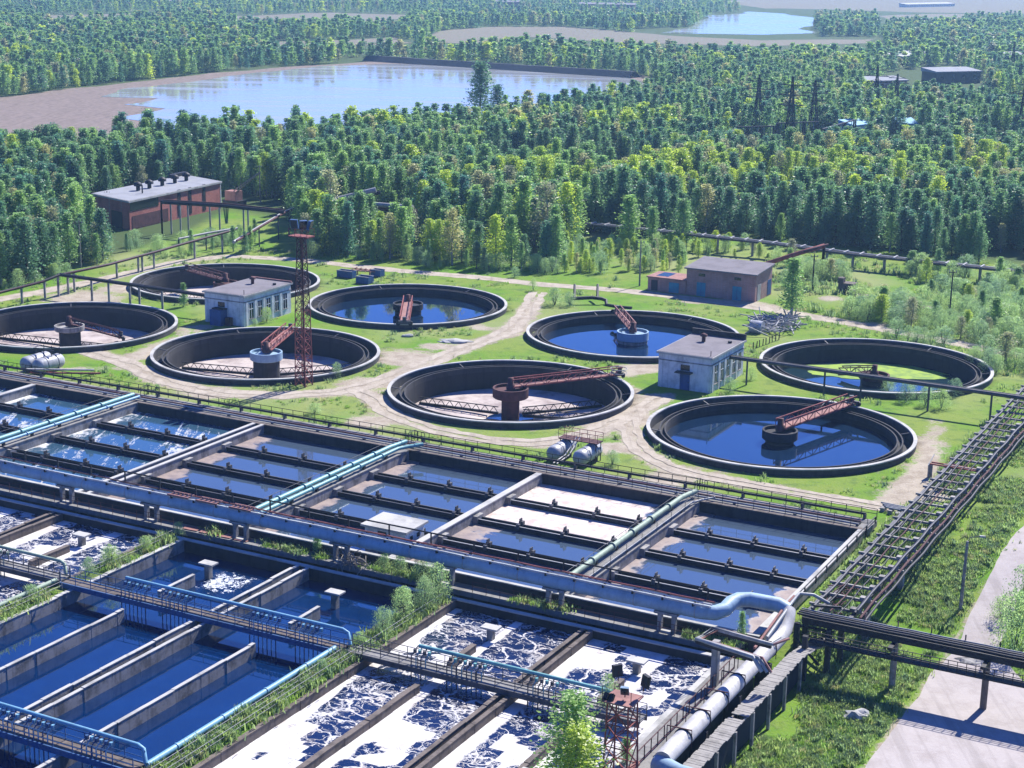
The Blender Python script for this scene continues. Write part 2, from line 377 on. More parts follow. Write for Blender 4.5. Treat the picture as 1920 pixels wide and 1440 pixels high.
def railing(name, label, pts, h=1.0, sp=2.0, rails=(1.0, .55), r=.035, mat='steel_dark', group=None, cat='railing'):
    pts = [Vector(p) for p in pts]
    t = thing(name, label, cat, pts[0], group)
    for k, rh in enumerate(rails):
        MB().tube([p + Vector((0, 0, h * rh)) for p in pts], r, 5).build('handrail' if k == 0 else 'midrail', mat, t)
    first = None
    for p, q in zip(pts[:-1], pts[1:]):
        n = max(1, round((q - p).length / sp))
        for i in range(n + 1):
            x = p.lerp(q, i / n) - pts[0]
            if first is None:
                first = MB().bar((0, 0, 0), (0, 0, h), r * 1.8)
                first = bpy.data.objects.new('post', first.mesh('post', M[mat])); COL.objects.link(first); first.parent = t; first.location = x
            else: share(first, t, x)
    return t
# ------------------------------------------------------------------ where things stand
TANKS = [(30.29, 179.16), (-.15, 195.27), (-32.6, 212.85), (-15.93, 245.57), (16.94, 227.70), (47.66, 211.15), (-62.63, 227.9), (-46.24, 261.11)]
BAS_A0, BAS_A1, BAS_B0, BAS_B1 = -165.0, -39.0, 60.0, 147.0
LAKE = [(190, 182), (250, 166), (330, 157), (450, 138), (600, 124), (740, 120), (900, 127), (1050, 135), (1180, 148), (1230, 162), (1130, 195), (1000, 225), (880, 245), (700, 262), (500, 268), (380, 258), (255, 232), (215, 222), (300, 205), (225, 196), (290, 186)]
MUD = [(-260, 235), (-60, 200), (0, 184), (200, 157), (450, 131), (700, 114), (900, 118), (1180, 141), (1270, 165), (1130, 205), (880, 250), (500, 276), (250, 280), (0, 305), (-260, 345)]
FARWATER = [(1225, 62), (1300, 48), (1330, 30), (1400, 22), (1480, 26), (1528, 34), (1526, 62), (1430, 66), (1330, 64)]
FIELD = [(780, 78), (830, 58), (930, 50), (1060, 50), (1250, 66), (1430, 76), (1650, 74), (1640, 82), (1400, 86), (1200, 80), (1000, 70), (900, 84)]
STRIPS = [[(400, 32), (620, 24), (780, 28), (760, 40), (480, 44)], [(1360, 2), (1500, -6), (1960, -8), (1960, 26), (1720, 24), (1560, 18), (1420, 16)], [(1640, 30), (1800, 26), (1810, 36), (1650, 40)], [(460, 80), (740, 70), (800, 82), (560, 92)], [(60, 30), (300, 24), (320, 30), (100, 40)]]
ROADS = [([(-60, 572), (90, 545), (190, 525), (330, 491), (430, 480), (560, 487), (650, 497), (780, 511), (900, 520), (1000, 532), (1180, 546), (1300, 560), (1430, 578), (1560, 600), (1680, 622), (1800, 645), (1960, 676)], 1.6),
         ([(1008, 548), (985, 590), (950, 625), (880, 650), (800, 682), (720, 712), (640, 735), (520, 742), (400, 737), (300, 712), (235, 680), (150, 655)], 1.7),
         ([(660, 728), (700, 745), (730, 775), (800, 803), (900, 824), (1010, 833), (1100, 815), (1190, 775), (1240, 745)], 1.5),
         ([(1195, 765), (1175, 800), (1200, 845), (1260, 880), (1400, 908), (1530, 930), (1660, 952)], 1.4)]
DIRT_EXTRA = [([(345, 618), (390, 612), (300, 650), (235, 680)], 2.0), ([(1660, 952), (1720, 900), (1745, 850), (1760, 790)], 1.5), ([(1170, 700), (1230, 690)], 2.0), ([(0, 700), (150, 690), (250, 690)], 1.0), ([(870, 600), (900, 615)], 1.5), ([(600, 555), (560, 585), (380, 615)], 1.2), ([(1440, 575), (1400, 565), (1300, 565)], 2.2)]
PATCH = [((150, 562), 9), ((60, 590), 6), ((240, 540), 6), ((765, 672), 6), ((690, 720), 5), ((1740, 830), 5), ((1190, 690), 4), ((880, 645), 4), ((1215, 790), 4), ((400, 735), 4), ((1120, 780), 3.5), ((700, 790), 4), ((820, 650), 3), ((1150, 840), 3), ((1720, 925), 4), ((1560, 560), 4), ((1640, 610), 5), ((1250, 900), 3)]

# ------------------------------------------------------------------ ground: one sheet to the horizon, pits left open for the tanks and basins
def axis(lo, hi, step, far, gr=1.28):
    c = list(np.arange(lo, hi + .01, step)); s = step; x = hi
    while x < far: s *= gr; x += s; c.append(x)
    s = step; x = lo; pre = []
    while x > -far: s *= gr; x -= s; pre.append(x)
    return np.array(pre[::-1] + c)
ga, gb = axis(-300, 60, 1.0, 9000), axis(60, 372, 1.0, 9000)
A_, B_ = np.meshgrid(ga, gb, indexing='ij'); A_ = A_.ravel(); B_ = B_.ravel()
X_ = A_ * E1.x + B_ * E2.x; Y_ = A_ * E1.y + B_ * E2.y; Z_ = ground_z(A_, B_)
Z_ = Z_ + np.where((A_ > -38) & (B_ < 180) & (B_ > 60), (fbm(X_, Y_, 7, 5) - .5) * .5 * sst(-38, -35, A_) * (1 - sst(-29, -27.5, A_)), 0)
for (tx, ty) in TANKS:
    r = np.hypot(X_ - tx, Y_ - ty); k = (r > 14.15) & (r < 15.75); f = 14.8 / np.maximum(r, 1e-6)
    X_ = np.where(k, tx + (X_ - tx) * f, X_); Y_ = np.where(k, ty + (Y_ - ty) * f, Y_); Z_ = np.where(r <= 14.15, -6.0, Z_)
def seg_dist(x, y, pts):
    d = np.full(x.shape, 1e9)
    for p, q in zip(pts[:-1], pts[1:]):
        dx, dy = q.x - p.x, q.y - p.y; t = np.clip(((x - p.x) * dx + (y - p.y) * dy) / (dx * dx + dy * dy), 0, 1)
        d = np.minimum(d, np.hypot(x - p.x - t * dx, y - p.y - t * dy))
    return d
near = (Y_ > 60) & (Y_ < 420) & (np.abs(X_) < 260)
dirt = np.zeros(X_.shape)
xn, yn = X_[near], Y_[near]; dn = np.zeros(xn.shape)
for pts, wd in ROADS + DIRT_EXTRA:
    dd = seg_dist(xn, yn, [P(*p) for p in pts]); dn = np.maximum(dn, (.74 if wd > 1.45 else .6) - np.clip((dd - wd * .5) / 2.6, 0, 1) * .7)
for p, rad in PATCH:
    c = P(*p); dn = np.maximum(dn, .95 - np.clip(np.hypot(xn - c.x, yn - c.y) / rad, 0, 2) * .65)
for i, (tx, ty) in enumerate(TANKS):
    r = np.hypot(xn - tx, yn - ty); dn = np.maximum(dn, (.62 if i == 1 else .3) * (1 - np.clip((r - 15.5) / 2.5, 0, 1)))
an, bn = xn * E1.x + yn * E1.y, xn * E2.x + yn * E2.y
dn = np.maximum(dn, .8 * (1 - np.clip((np.abs(an + 27.0) - .2) / 1.2, 0, 1)) * (bn < 175) * .7)
dn = dn * (bn > 60) + (fbm(xn, yn, 16, 3) - .6) * .8
dirt[near] = np.clip(dn, 0, 1)
px_, py_ = Q(X_, Y_, 0)
na, nb_ = len(ga), len(gb); I = np.arange(na * nb_).reshape(na, nb_)
ca, cb = (ga[:-1] + ga[1:]) / 2, (gb[:-1] + gb[1:]) / 2
hole = ((ca > BAS_A0) & (ca < BAS_A1 - .5))[:, None] & ((cb > BAS_B0) & (cb < BAS_B1))[None, :]
q4 = np.stack([I[:-1, :-1], I[1:, :-1], I[1:, 1:], I[:-1, 1:]], -1)[~hole]
me = bpy.data.meshes.new('ground'); nv, nf = len(X_), len(q4)
me.vertices.add(nv); me.vertices.foreach_set('co', np.stack([X_, Y_, Z_], 1).ravel()); me.loops.add(nf * 4); me.loops.foreach_set('vertex_index', q4.ravel())
me.polygons.add(nf); me.polygons.foreach_set('loop_start', np.arange(nf) * 4); me.polygons.foreach_set('loop_total', np.full(nf, 4)); me.update(calc_edges=True); me.validate()
def fattr(me, name, v):
    at = me.attributes.new(name, 'FLOAT', 'POINT'); at.data.foreach_set('value', np.asarray(v, np.float32))
fattr(me, 'dirt', dirt)
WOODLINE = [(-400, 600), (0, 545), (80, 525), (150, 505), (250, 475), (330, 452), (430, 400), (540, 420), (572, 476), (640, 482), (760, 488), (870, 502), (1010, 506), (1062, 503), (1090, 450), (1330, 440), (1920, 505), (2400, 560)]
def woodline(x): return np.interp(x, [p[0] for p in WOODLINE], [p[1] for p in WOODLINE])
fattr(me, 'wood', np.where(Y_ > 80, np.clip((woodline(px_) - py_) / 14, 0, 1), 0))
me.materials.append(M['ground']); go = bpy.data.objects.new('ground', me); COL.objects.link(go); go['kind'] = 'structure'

def sheet(name, mat, poly, z, kind='structure', jit=0.0, step=None, pxpoly=True, seed=1):
    pts = [P(*p) for p in poly] if pxpoly else [Vector((p[0], p[1], 0)) for p in poly]
    if step:
        o = []
        for p, q in zip(pts, pts[1:] + pts[:1]):
            n = max(1, int((q - p).length / step))
            for i in range(n):
                x = p.lerp(q, i / n); d = (q - p).normalized(); nn = Vector((-d.y, d.x, 0))
                o.append(x + nn * float((fbm(x.x, x.y, step * 4, seed) - .5) * 2 * jit))
        pts = o
    b = MB(); b.add([(p.x, p.y, z) for p in pts], [tuple(range(len(pts)))]); return b.build(name, mat, kind=kind)
sheet('mud_flat', 'mud', MUD, .05, jit=14, step=12)
sheet('lake_water', 'lake', LAKE, .12, jit=8, step=8, seed=4)
sheet('far_lake_water', 'lake', FARWATER, .12, jit=20, step=20, seed=9)
sheet('far_lake_water', 'lake', [(1830, 40), (1860, 34), (1960, 36), (1960, 48), (1880, 46)], .12)
sheet('open_field', 'field', FIELD, .06, jit=16, step=16)
for k_, q_ in enumerate(STRIPS): sheet('open_field', 'field', q_, .06, jit=22, step=24, seed=30 + k_)
def ribbon(name, mat, pts, wd, z, seed):
    L = []
    for p, q in zip(pts[:-1], pts[1:]):
        n = max(1, int((q - p).length / .6)); L += [p.lerp(q, i / n) for i in range(n)]
    L.append(pts[-1]); X = np.array([[p.x, p.y] for p in L])
    for _ in range(14): X[1:-1] = (X[:-2] + X[1:-1] * 2 + X[2:]) / 4
    d = np.gradient(X, axis=0); d /= np.linalg.norm(d, axis=1)[:, None]; nn = np.stack([-d[:, 1], d[:, 0]], 1); s = np.arange(len(X)) * .6
    rows = []
    for side, sd in ((-1, 1), (1, 2)):
        wv = wd * (.55 + .9 * fbm(s, s * 0 + side * 50, 5, seed + sd)) + (vnoise(s, s * 0, 1.2, seed + sd + 4) - .5) * .7
        rows.append(X + nn * (side * wv)[:, None])
    m = len(X); vs = [(x[0], x[1], z) for r in (rows[0], X, rows[1]) for x in r]
    fs = [(k * m + i, k * m + i + 1, (k + 1) * m + i + 1, (k + 1) * m + i) for k in (0, 1) for i in range(m - 1)]
    return MB().add(vs, fs).build(name, mat, kind='structure')
def offs(pts, o):
    r = []
    for i, p in enumerate(pts): d = (pts[min(i + 1, len(pts) - 1)] - pts[max(i - 1, 0)]).normalized(); r.append(p + Vector((-d.y, d.x, 0)) * o)
    return r
for i, (pts, wd) in enumerate(ROADS):
    for k, o in enumerate((-.55, .55)): ribbon('dirt_track', 'track', offs([P(*p) for p in pts], wd * o * (1 if i else .9)), wd * (.36 if i else .5), .02 + .006 * i + .003 * k, 20 + 5 * i + 3 * k)
rd = [W(-27.0, b) for b in np.arange(176, 60, -1.5)]
edge = [W(-27 + (float(fbm(0, b, 6, 2)) - .5) * 1.2, b, -2.47 if b < 122 else None or 0) for b in np.arange(178, 60, -1.5)]
vs, fs = [], []
bs = np.arange(182, 58, -1.0)
for b in bs:
    l = -26.9 + (float(fbm(0, b, 5, 2)) - .5) * 1.5; r = float(np.interp(b, [60, 112, 118, 124, 130, 182], [6, 2, -12, -20, -23.7, -24.2])) + (float(fbm(9, b, 5, 3)) - .5) * 1.4
    for f in np.linspace(0, 1, 9):
        a = l + (r - l) * f; vs.append(W(a, b, float(ground_z(np.array(a), np.array(b))) + .03))
n = len(bs); fs = [(i * 9 + k, i * 9 + k + 1, (i + 1) * 9 + k + 1, (i + 1) * 9 + k) for i in range(n - 1) for k in range(8)]
MB().add(vs, fs).build('gravel_road', 'gravel', kind='structure')

# ------------------------------------------------------------------ round settling tanks
def trunc_label(s): return s
TL = ['round tank full of blue water beside the pipe trestle, red bridge to its back rim',
      'round tank with dry pale floor and mushroom pier, between basins and white pump house',
      'round dry tank behind the red floodlight mast foot, scraper bridge pointing at back rim',
      'round tank of pale blue water behind the mast, bridge aimed at its near rim',
      'round tank of pale blue water with thin bridge, behind the right white pump house',
      'round tank with green algae on its low water, crossed by the overhead pipeline',
      'round dry tank cut by the left photo edge, collapsed scraper bridge inside',
      'round tank partly hidden behind the left white pump house, muddy dry floor']
WATER_Z = {0: -.75, 3: -.8, 4: -.7, 5: -1.9}
def pier(t, c, base, zt, r1, r2, drum_h, mat, mat2):
    MB().lathe([(r1, base - .2), (r1, zt - drum_h)], c, 32).build('pier_column', mat2, t)
    MB().lathe([(r1, zt - drum_h), (r2 * .93, zt - drum_h), (r2, zt - drum_h + .12), (r2, zt), (r2 - .22, zt), (r2 - .22, zt - .35), (.0, zt - .35)], c, 40, False).build('pier_drum', mat, t)
for i, (tx, ty) in enumerate(TANKS):
    c = Vector((tx, ty, 0)); t = thing('settling_tank', TL[i], 'settling tank', c, 'round settling tanks')
    MB().lathe([(15.0, -1.5), (15.0, .68)], c, 128).lathe([(14.68, .68), (14.68, -.55)], c, 128).build('outer_wall', 'tank_wall', t)
    MB().lathe([(15.06, .66), (15.06, .8), (14.64, .8), (14.64, .66), (15.06, .66)], c, 128, False).build('coping', 'coping', t)
    MB().lathe([(14.68, -.5), (13.58, -.5)], c, 128).build('launder_floor', 'launder', t)
    MB().lathe([(13.58, -.5), (13.58, .42), (13.42, .42), (13.42, .0), (13.0, .0)], c, 128, False).build('weir_wall', 'concrete_dark', t)
    MB().lathe([(13.0, .0), (13.0, .4), (12.84, .4), (12.84, -.3)], c, 128, False).build('inner_weir', 'concrete_dark', t)
    MB().lathe([(12.84, -.3), (12.84, -3.2)], c, 128).build('basin_wall', 'tank_inner', t)
    MB().lathe([(12.84, -2.55), (9, -2.7), (5, -2.8), (3.0, -2.9), (2.9, -3.3), (0, -3.4)], c, 96).build('floor_bed', 'sludge', t)
    if i in WATER_Z:
        wz = WATER_Z[i]; o = MB().lathe([(12.84 * k / 8, wz) for k in range(9)], c, 96).build('tank_water', 'water_clear' if i in (0, 3, 4) else 'water_green', kind='structure')
    base = -3.0
    if i == 0: pier(t, c, base, .75, 1.6, 2.0, 1.1, 'concrete_dark', 'tank_inner')
    elif i == 1: pier(t, c, base, .95, 1.1, 2.2, 1.25, 'rust_dark', 'rust_dark'); MB().lathe([(2.85 * k / 4, -3.0) for k in range(5)], c, 40).build('sump_water', 'water_blue', t)
    elif i == 2: pier(t, c, base, .75, 1.75, 2.15, 1.1, 'pipe_blue', 'concrete_dark')
    elif i == 3: pier(t, c, base, .75, 2.0, 2.3, 1.0, 'steel_dark', 'concrete_dark')
    elif i == 4: pier(t, c, base, .95, 2.1, 2.25, 1.25, 'pipe_blue', 'concrete')
    elif i == 5: pier(t, c, base, -.6, 1.7, 2.0, .7, 'rust_dark', 'concrete_dark')
    elif i == 6: pier(t, c, base, .5, 1.5, 2.1, .75, 'concrete', 'concrete_dark')
    else: pier(t, c, base, .5, 1.5, 2.0, .9, 'rust_dark', 'concrete_dark')
    # little steel steps and brackets bridging the launder
    for k, an in enumerate(np.linspace(0, 2 * math.pi, 7)[:-1] + i):
        d = Vector((math.cos(an), math.sin(an), 0)); MB().bar(c + d * 13.4 + Vector((0, 0, .36)), c + d * 14.8 + Vector((0, 0, .62)), .12, .1).build('launder_brace', 'steel_grey', t)
# algae raft in the low tank
c = Vector((47.66, 211.15, 0)); pts = []
for k in range(60):
    an = 2 * math.pi * k / 60; rr = 1 + (float(fbm(math.cos(an) * 3, math.sin(an) * 3, 1.0, 8)) - .5) * .5
    pts.append((c.x + 1.8 + math.cos(an) * 10.6 * rr, c.y + 6.6 + math.sin(an) * 4.6 * rr))
pts = [p for p in pts if (p[0] - c.x) ** 2 + (p[1] - c.y) ** 2 < 12.7 ** 2]
kk = N('algae'); kk.bsdf(kk.mix(kk.ss(kk.noise(kk.pos(), .6, 5), .4, .65), (.22, .33, .02), (.11, .2, .03)), .9); M['algae'] = kk.m
MB().prism(pts, -1.98, -1.86).build('algae_raft', 'algae', label='bright green algae raft floating on the low tank water', cat='algae', kind='stuff')

def scraper(label, p0, p1, h0, h1, mat='rust', rails=True, drive=True, wd=1.3):
    """radial scraper bridge: two lattice girders, deck, drive carriage on the rim"""
    p0 = Vector((p0[0], p0[1], h0)); p1 = Vector((p1[0], p1[1], h1)); d = (p1 - p0); L = d.length; d.normalize(); s = Vector((-d.y, d.x, 0)).normalized() * wd / 2
    t = thing('scraper_bridge', label, 'scraper bridge', p0, 'rotating scraper bridges')
    up = Vector((0, 0, .95)); n = max(4, round(L / 1.5))
    for sg in (-1, 1):
        b = MB(); o = s * sg; b.bar(p0 + o, p1 + o, .16); b.bar(p0 + o + up, p1 + o + up, .12)
        for k in range(n):
            x0, x1 = p0.lerp(p1, k / n) + o, p0.lerp(p1, (k + 1) / n) + o
            b.bar(x0, x0 + up, .07); b.bar(*((x0, x1 + up) if k % 2 else (x0 + up, x1)), .07)
        b.build('truss_girder', mat, t)
    b = MB(); b.bar(p0 + Vector((0, 0, .1)), p1 + Vector((0, 0, .1)), wd * .9, .06); b.build('deck', 'rust_pink' if mat == 'rust' else mat, t)
    if drive:
        e = p1; b = MB(); q = Vector((0, 0, .12))
        b.bar(e - d * .9 - s * 1.3 + q, e - d * .9 + s * 1.3 + q, .25); b.bar(e - s * 1.4 + q, e + s * 1.4 + q, .35, .4); b.bar(e - d * .1 + q, e - d * .1 + Vector((0, 0, .9)), .5); b.build('drive_carriage', 'steel_grey', t)
        for sg in (-1, 1): 
            w0 = e + s * 1.35 * sg + Vector((0, 0, .0)); MB().tube([w0 - d * .1, w0 + d * .12], .34, 14).build('wheel', 'steel_dark', t)
    MB().lathe([(.55, p0.z - .3), (.55, p0.z + .25), (.35, p0.z + .35), (.35, p0.z + 1.1), (0, p0.z + 1.15)], (p0.x, p0.y, 0), 16).build('pivot_hub', 'rust_dark', t)
    return t
def pw(px, py, z): v = P(px, py, z); return (v.x, v.y)
scraper('rust red scraper bridge over blue water, nearest the pipe trestle', TANKS[0], pw(1597, 755, 1.0), .95, 1.0)
scraper('long dark red girder bridge reaching from the mushroom pier to the right rim', TANKS[1], pw(1163, 702, 1.0), 1.05, 1.05, wd=1.0)
rt_ = [o for o in COL.objects if o.get('label', '').startswith('long dark red girder')][0]; cr_ = Vector((*pw(1160, 697, 1.6), 0)); MB().tube([cr_ + Vector((math.cos(x) * 1.05, math.sin(x) * 1.05, 2.0)) for x in np.linspace(0, 6.2832, 21)], .05, 6).tube([cr_ + Vector((math.cos(x) * 1.05, math.sin(x) * 1.05, 1.5)) for x in np.linspace(0, 6.2832, 21)], .04, 6).build('ring_rail', 'steel_pale', rt_)
scraper('pinkish red scraper bridge behind the floodlight mast, rising towards the back rim', TANKS[2], pw(545, 618, 1.0), .95, 1.0)
scraper('rust brown scraper bridge pointing straight at the viewer over pale water', TANKS[3], pw(758, 606, 1.0), .95, 1.0)
scraper('thin pale rusty scraper bridge from drum to back rim, behind the right pump house', TANKS[4], pw(1157, 584, 1.0), 1.1, 1.0, 'rust_pink', wd=.9)
scraper('broken scraper bridge lying low over green algae', TANKS[5], pw(1575, 697, -1.0), -.5, -1.3, 'rust_dark', drive=False)
scraper('collapsed scraper bridge sagging from the pier to the tank floor at the left photo edge', TANKS[6], pw(228, 632, -2.0), .7, -2.1, 'rust_dark')
scraper('dark red scraper bridge from the back rim, half hidden by the left pump house', TANKS[7], pw(350, 506, .9), .8, .95, 'rust_dark')
# bottom scraper arms lying in the dry tanks
for i, lab, angs in ((1, 'dark zigzag sludge scraper arms on the floor of the mushroom pier tank', (158, -12, 22)), (2, 'dark zigzag sludge scraper arms in the tank behind the mast', (165, 20)), (6, 'dark sludge scraper arms in the tank at the left edge', (160, -20)), (7, 'dark sludge scraper arms behind the left pump house', (170, -8))):
    c = Vector((*TANKS[i], -2.6)); t = thing('sludge_scraper', lab, 'sludge scraper', c)
    for an in angs:
        d = Vector((math.cos(R_(an)), math.sin(R_(an)), 0)); b = MB(); p, q = c + d * 1.6 + Vector((0, 0, .1)), c + d * 12.3 + Vector((0, 0, .15)); u = Vector((0, 0, .8))
        b.bar(p, q, .28, .3); b.bar(p + u, q + u, .1)
        for k in range(9): b.bar(p.lerp(q, k / 9), p.lerp(q, (k + .5) / 9) + u, .07); b.bar(p.lerp(q, (k + .5) / 9) + u, p.lerp(q, (k + 1) / 9), .07)
        b.build('scraper_arm', 'steel_dark', t)
# ------------------------------------------------------------------ upper settling basins behind the blue pipe
ZR = .9
WL_A = [-160.0, -142.0, -126.7, -108.5, -89.6, -73.1, -56.4, -39.4]
def walls(name, label, mat, a0, a1, b0, b1, z0, z1, cat='wall', group=None, cop=True, capmat='coping'):
    t = thing(name, label, cat, W((a0 + a1) / 2, (b0 + b1) / 2, z0), group)
    MB().ab(a0, a1, b0, b1, z0, z1 - .1).build('wall_body', mat, t)
    MB().ab(a0 - .04, a1 + .04, b0 - .04, b1 + .04, z1 - .1, z1).build('wall_cap', capmat, t)
    return t
bay_kind = ['water_streak', 'water_streak', 'water_streak', 'water_scum', 'water_scum', 'water_cream', 'water_scum']
def water_grid(name, mat, a0, a1, b0, b1, z, fn, step=.5):
    na, nb = max(2, int((a1 - a0) / step)), max(2, int((b1 - b0) / step)); A, B = np.meshgrid(np.linspace(a0, a1, na), np.linspace(b0, b1, nb), indexing='ij'); A, B = A.ravel(), B.ravel()
    vs = [(E1.x * a + E2.x * b, E1.y * a + E2.y * b, z) for a, b in zip(A, B)]
    fs = [(i * nb + j, (i + 1) * nb + j, (i + 1) * nb + j + 1, i * nb + j + 1) for i in range(na - 1) for j in range(nb - 1)]
    o = MB().add(vs, fs).build(name, mat, kind='structure'); fattr(o.data, 'scum', np.clip(fn(A, B), 0, 1)); return o
def scum_fn(k):
    a0, a1 = WL_A[k], WL_A[k + 1]
    def f(A, B):
        u = (A - a0) / (a1 - a0); n = fbm(A, B, 5, 30 + k)
        if k <= 2: return .75 * np.exp(-u * 7) * (n > .35) + .1
        if k == 5: return np.where(B > 130.6, .95 - .75 * np.exp(-((u - .9) / .12) ** 2) * (B > 137.5), np.where(u < .28, .75 - 1.2 * u, .12))
        if k == 6: return .72 * np.exp(-((u) / .16) ** 2) + .72 * np.exp(-((1 - u) / .16) ** 2) * (B < 131) + .1
        return .82 * np.exp(-(u / .17) ** 2) + .12 + .2 * (B > 136.6) * (u > .5) * 0
    return f
for k in range(7):
    a0, a1 = WL_A[k] + .2, WL_A[k + 1] - .2
    for j, (b0, b1) in enumerate(((115.7, 123.6), (123.6, 130.1), (130.1, 136.7), (136.7, 143.7))):
        mat = bay_kind[k]
        if k == 5 and b1 < 131: mat = 'water_scum'
        water_grid('basin_water', mat, a0, a1, b0, b1, -.2, scum_fn(k))
WLAB = ['pale concrete divider wall at the far left of the upper basins', 'concrete divider wall under the first pair of teal pipes', 'double concrete divider wall with debris between its two halves', 'stained concrete divider wall under the long teal pipes', 'bare concrete divider wall between calm and creamy bays', 'stained concrete divider wall carrying the pale green pipe walkway', 'end wall of the upper basins beside the grass bank']
for k, a in enumerate(WL_A[1:]):
    if k == 2:
        t = thing('basin_wall', WLAB[k], 'wall', W(a, 129, -2), 'divider walls of the upper basins')
        MB().ab(a - .75, a - .4, 115.5, 143.8, -2, ZR - .1).build('wall_body', 'concrete', t); MB().ab(a + .4, a + .75, 115.5, 143.8, -2, ZR - .1).build('wall_body', 'concrete', t)
        MB().ab(a - .4, a + .4, 115.5, 143.8, -.2, .1).build('gutter', 'concrete_brown', t)
        MB().ab(a - .8, a - .36, 115.5, 143.8, ZR - .1, ZR).build('wall_cap', 'coping', t); MB().ab(a + .36, a + .8, 115.5, 143.8, ZR - .1, ZR).build('wall_cap', 'coping', t)
    else:
        h = .85 if k in (1, 3, 5) else .3
        walls('basin_wall', WLAB[k], 'concrete', a - h, a + h, 115.5, 143.8, -2.0, ZR, group='divider walls of the upper basins', capmat='slab' if k in (1, 3, 5) else 'coping')
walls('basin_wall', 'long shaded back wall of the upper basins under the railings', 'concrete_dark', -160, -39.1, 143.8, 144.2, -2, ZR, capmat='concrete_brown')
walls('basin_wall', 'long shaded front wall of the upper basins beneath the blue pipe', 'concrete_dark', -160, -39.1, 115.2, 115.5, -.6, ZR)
MB().ab(-160, -38.9, 144.2, 147.1, .3, ZR - .04).build('walkway_slab', 'slab', label='broken concrete walkway along the back of the upper basins', cat='walkway')
# a heap of rusty pipes and cables run along the back walkway
for j, (bb, z, r, mt, lab) in enumerate(((144.7, 1.05, .11, 'pipe_grey', 'grey pipe lying along the back walkway, nearest the basins'), (145.4, 1.02, .14, 'rust_dark', 'rusty brown pipe along the middle of the back walkway'), (147.0, 1.35, .13, 'steel_dark', 'black pipe on low stands along the outer edge of the back walkway'))):
    t = thing('walkway_pipe', lab, 'pipe', W(-100, bb, ZR)); MB().tube([W(a, bb + (float(fbm(a, 0, 9, j)) - .5) * .5, z) for a in np.arange(-160, -38, 3.0)], r, 7).build('pipe_run', mt, t)
    for a in np.arange(-156, -40, 6.1): MB().ab(a - .12, a + .12, bb - .2, bb + .2, ZR - .04, z).build('saddle', 'steel_grey', t)
railing('walkway_railing', 'long dark railing along the outer edge of the back walkway', [W(-160, 147.2, ZR), W(-39, 147.2, ZR)], 1.05, 1.5)
railing('walkway_railing', 'thin dark railing above the back wall of the basins', [W(-90, 144.1, ZR), W(-39, 144.1, ZR)], 1.0, 1.6, r=.025)
for a in (-126.7, -89.6, -56.4):   # stair stubs with handrails up to the walkway
    railing('stair_railing', {-126.7: 'short black stair railing where the first teal pipes begin', -89.6: 'short black stair railing where the long teal pipes begin', -56.4: 'short black stair railing where the pale green pipe begins'}[a], [W(a - .6, 146.0, ZR), W(a - .6, 147.3, ZR), W(a - .6, 149.4, .0)], 1.1, .8, group='stair railings')
    b = MB()
    for s in range(4): b.ab(a - .6, a + .6, 147.2 + s * .5, 147.7 + s * .5, .0, .72 - s * .2)
    b.build('stair', 'slab', label={-126.7: 'little concrete stair at the head of the first teal pipes', -89.6: 'little concrete stair at the head of the long teal pipes', -56.4: 'little concrete stair at the head of the pale green pipe'}[a], cat='stair')
# overflow troughs: dark channel with two bright edges and valve boxes
TB = (136.7, 130.1, 123.6)
names = ['nearest the back wall', 'midway', 'nearest the blue pipe']
bays = ['foaming bay at the far left edge', 'foaming bay left of the first teal pipes', 'foaming bay right of the first teal pipes', 'blue bay left of the long teal pipes', 'blue bay right of the long teal pipes', 'creamy scum bay', 'rightmost bay by the grass bank']
for k in range(7):
    a0, a1 = WL_A[k] + (.85 if k in (2, 4, 6, 3) else .3), WL_A[k + 1] - (.85 if k + 1 in (2, 4, 6, 3) else .3)
    for j, b in enumerate(TB):
        if k == 0 and j == 2: continue
        t = thing('overflow_trough', 'overflow trough ' + names[j] + ', ' + bays[k], 'trough', W((a0 + a1) / 2, b, -.5), 'overflow troughs of the upper basins')
        MB().ab(a0, a1, b - .42, b - .34, -.32, .26).ab(a0, a1, b + .34, b + .42, -.32, .26).ab(a0, a1, b - .34, b + .34, -.32, -.25).build('channel', 'concrete_dark', t)
        MB().ab(a0, a1, b - .45, b - .32, .26, .3).build('edge_plate', 'steel_pale' if k > 4 else 'steel_grey', t); MB().ab(a0, a1, b + .32, b + .45, .26, .3).build('edge_plate', 'steel_grey', t)
        for u in (.3, .6, .9) if k != 6 else (.25, .52, .8):
            a = a0 + (a1 - a0) * u + random.uniform(-.3, .3)
            MB().ab(a - .22, a + .22, b + .14, b + .56, .05, .62).ab(a - .16, a + .16, b - .54, b - .2, .05, .52).ab(a - .04, a + .04, b - .1, b + .4, .5, .95).build('gate_box', 'steel_grey', t)
        MB().ab(a0 - .02, a0 + .45, b - .65, b + .65, -.35, .56).build('end_box', 'concrete', t)
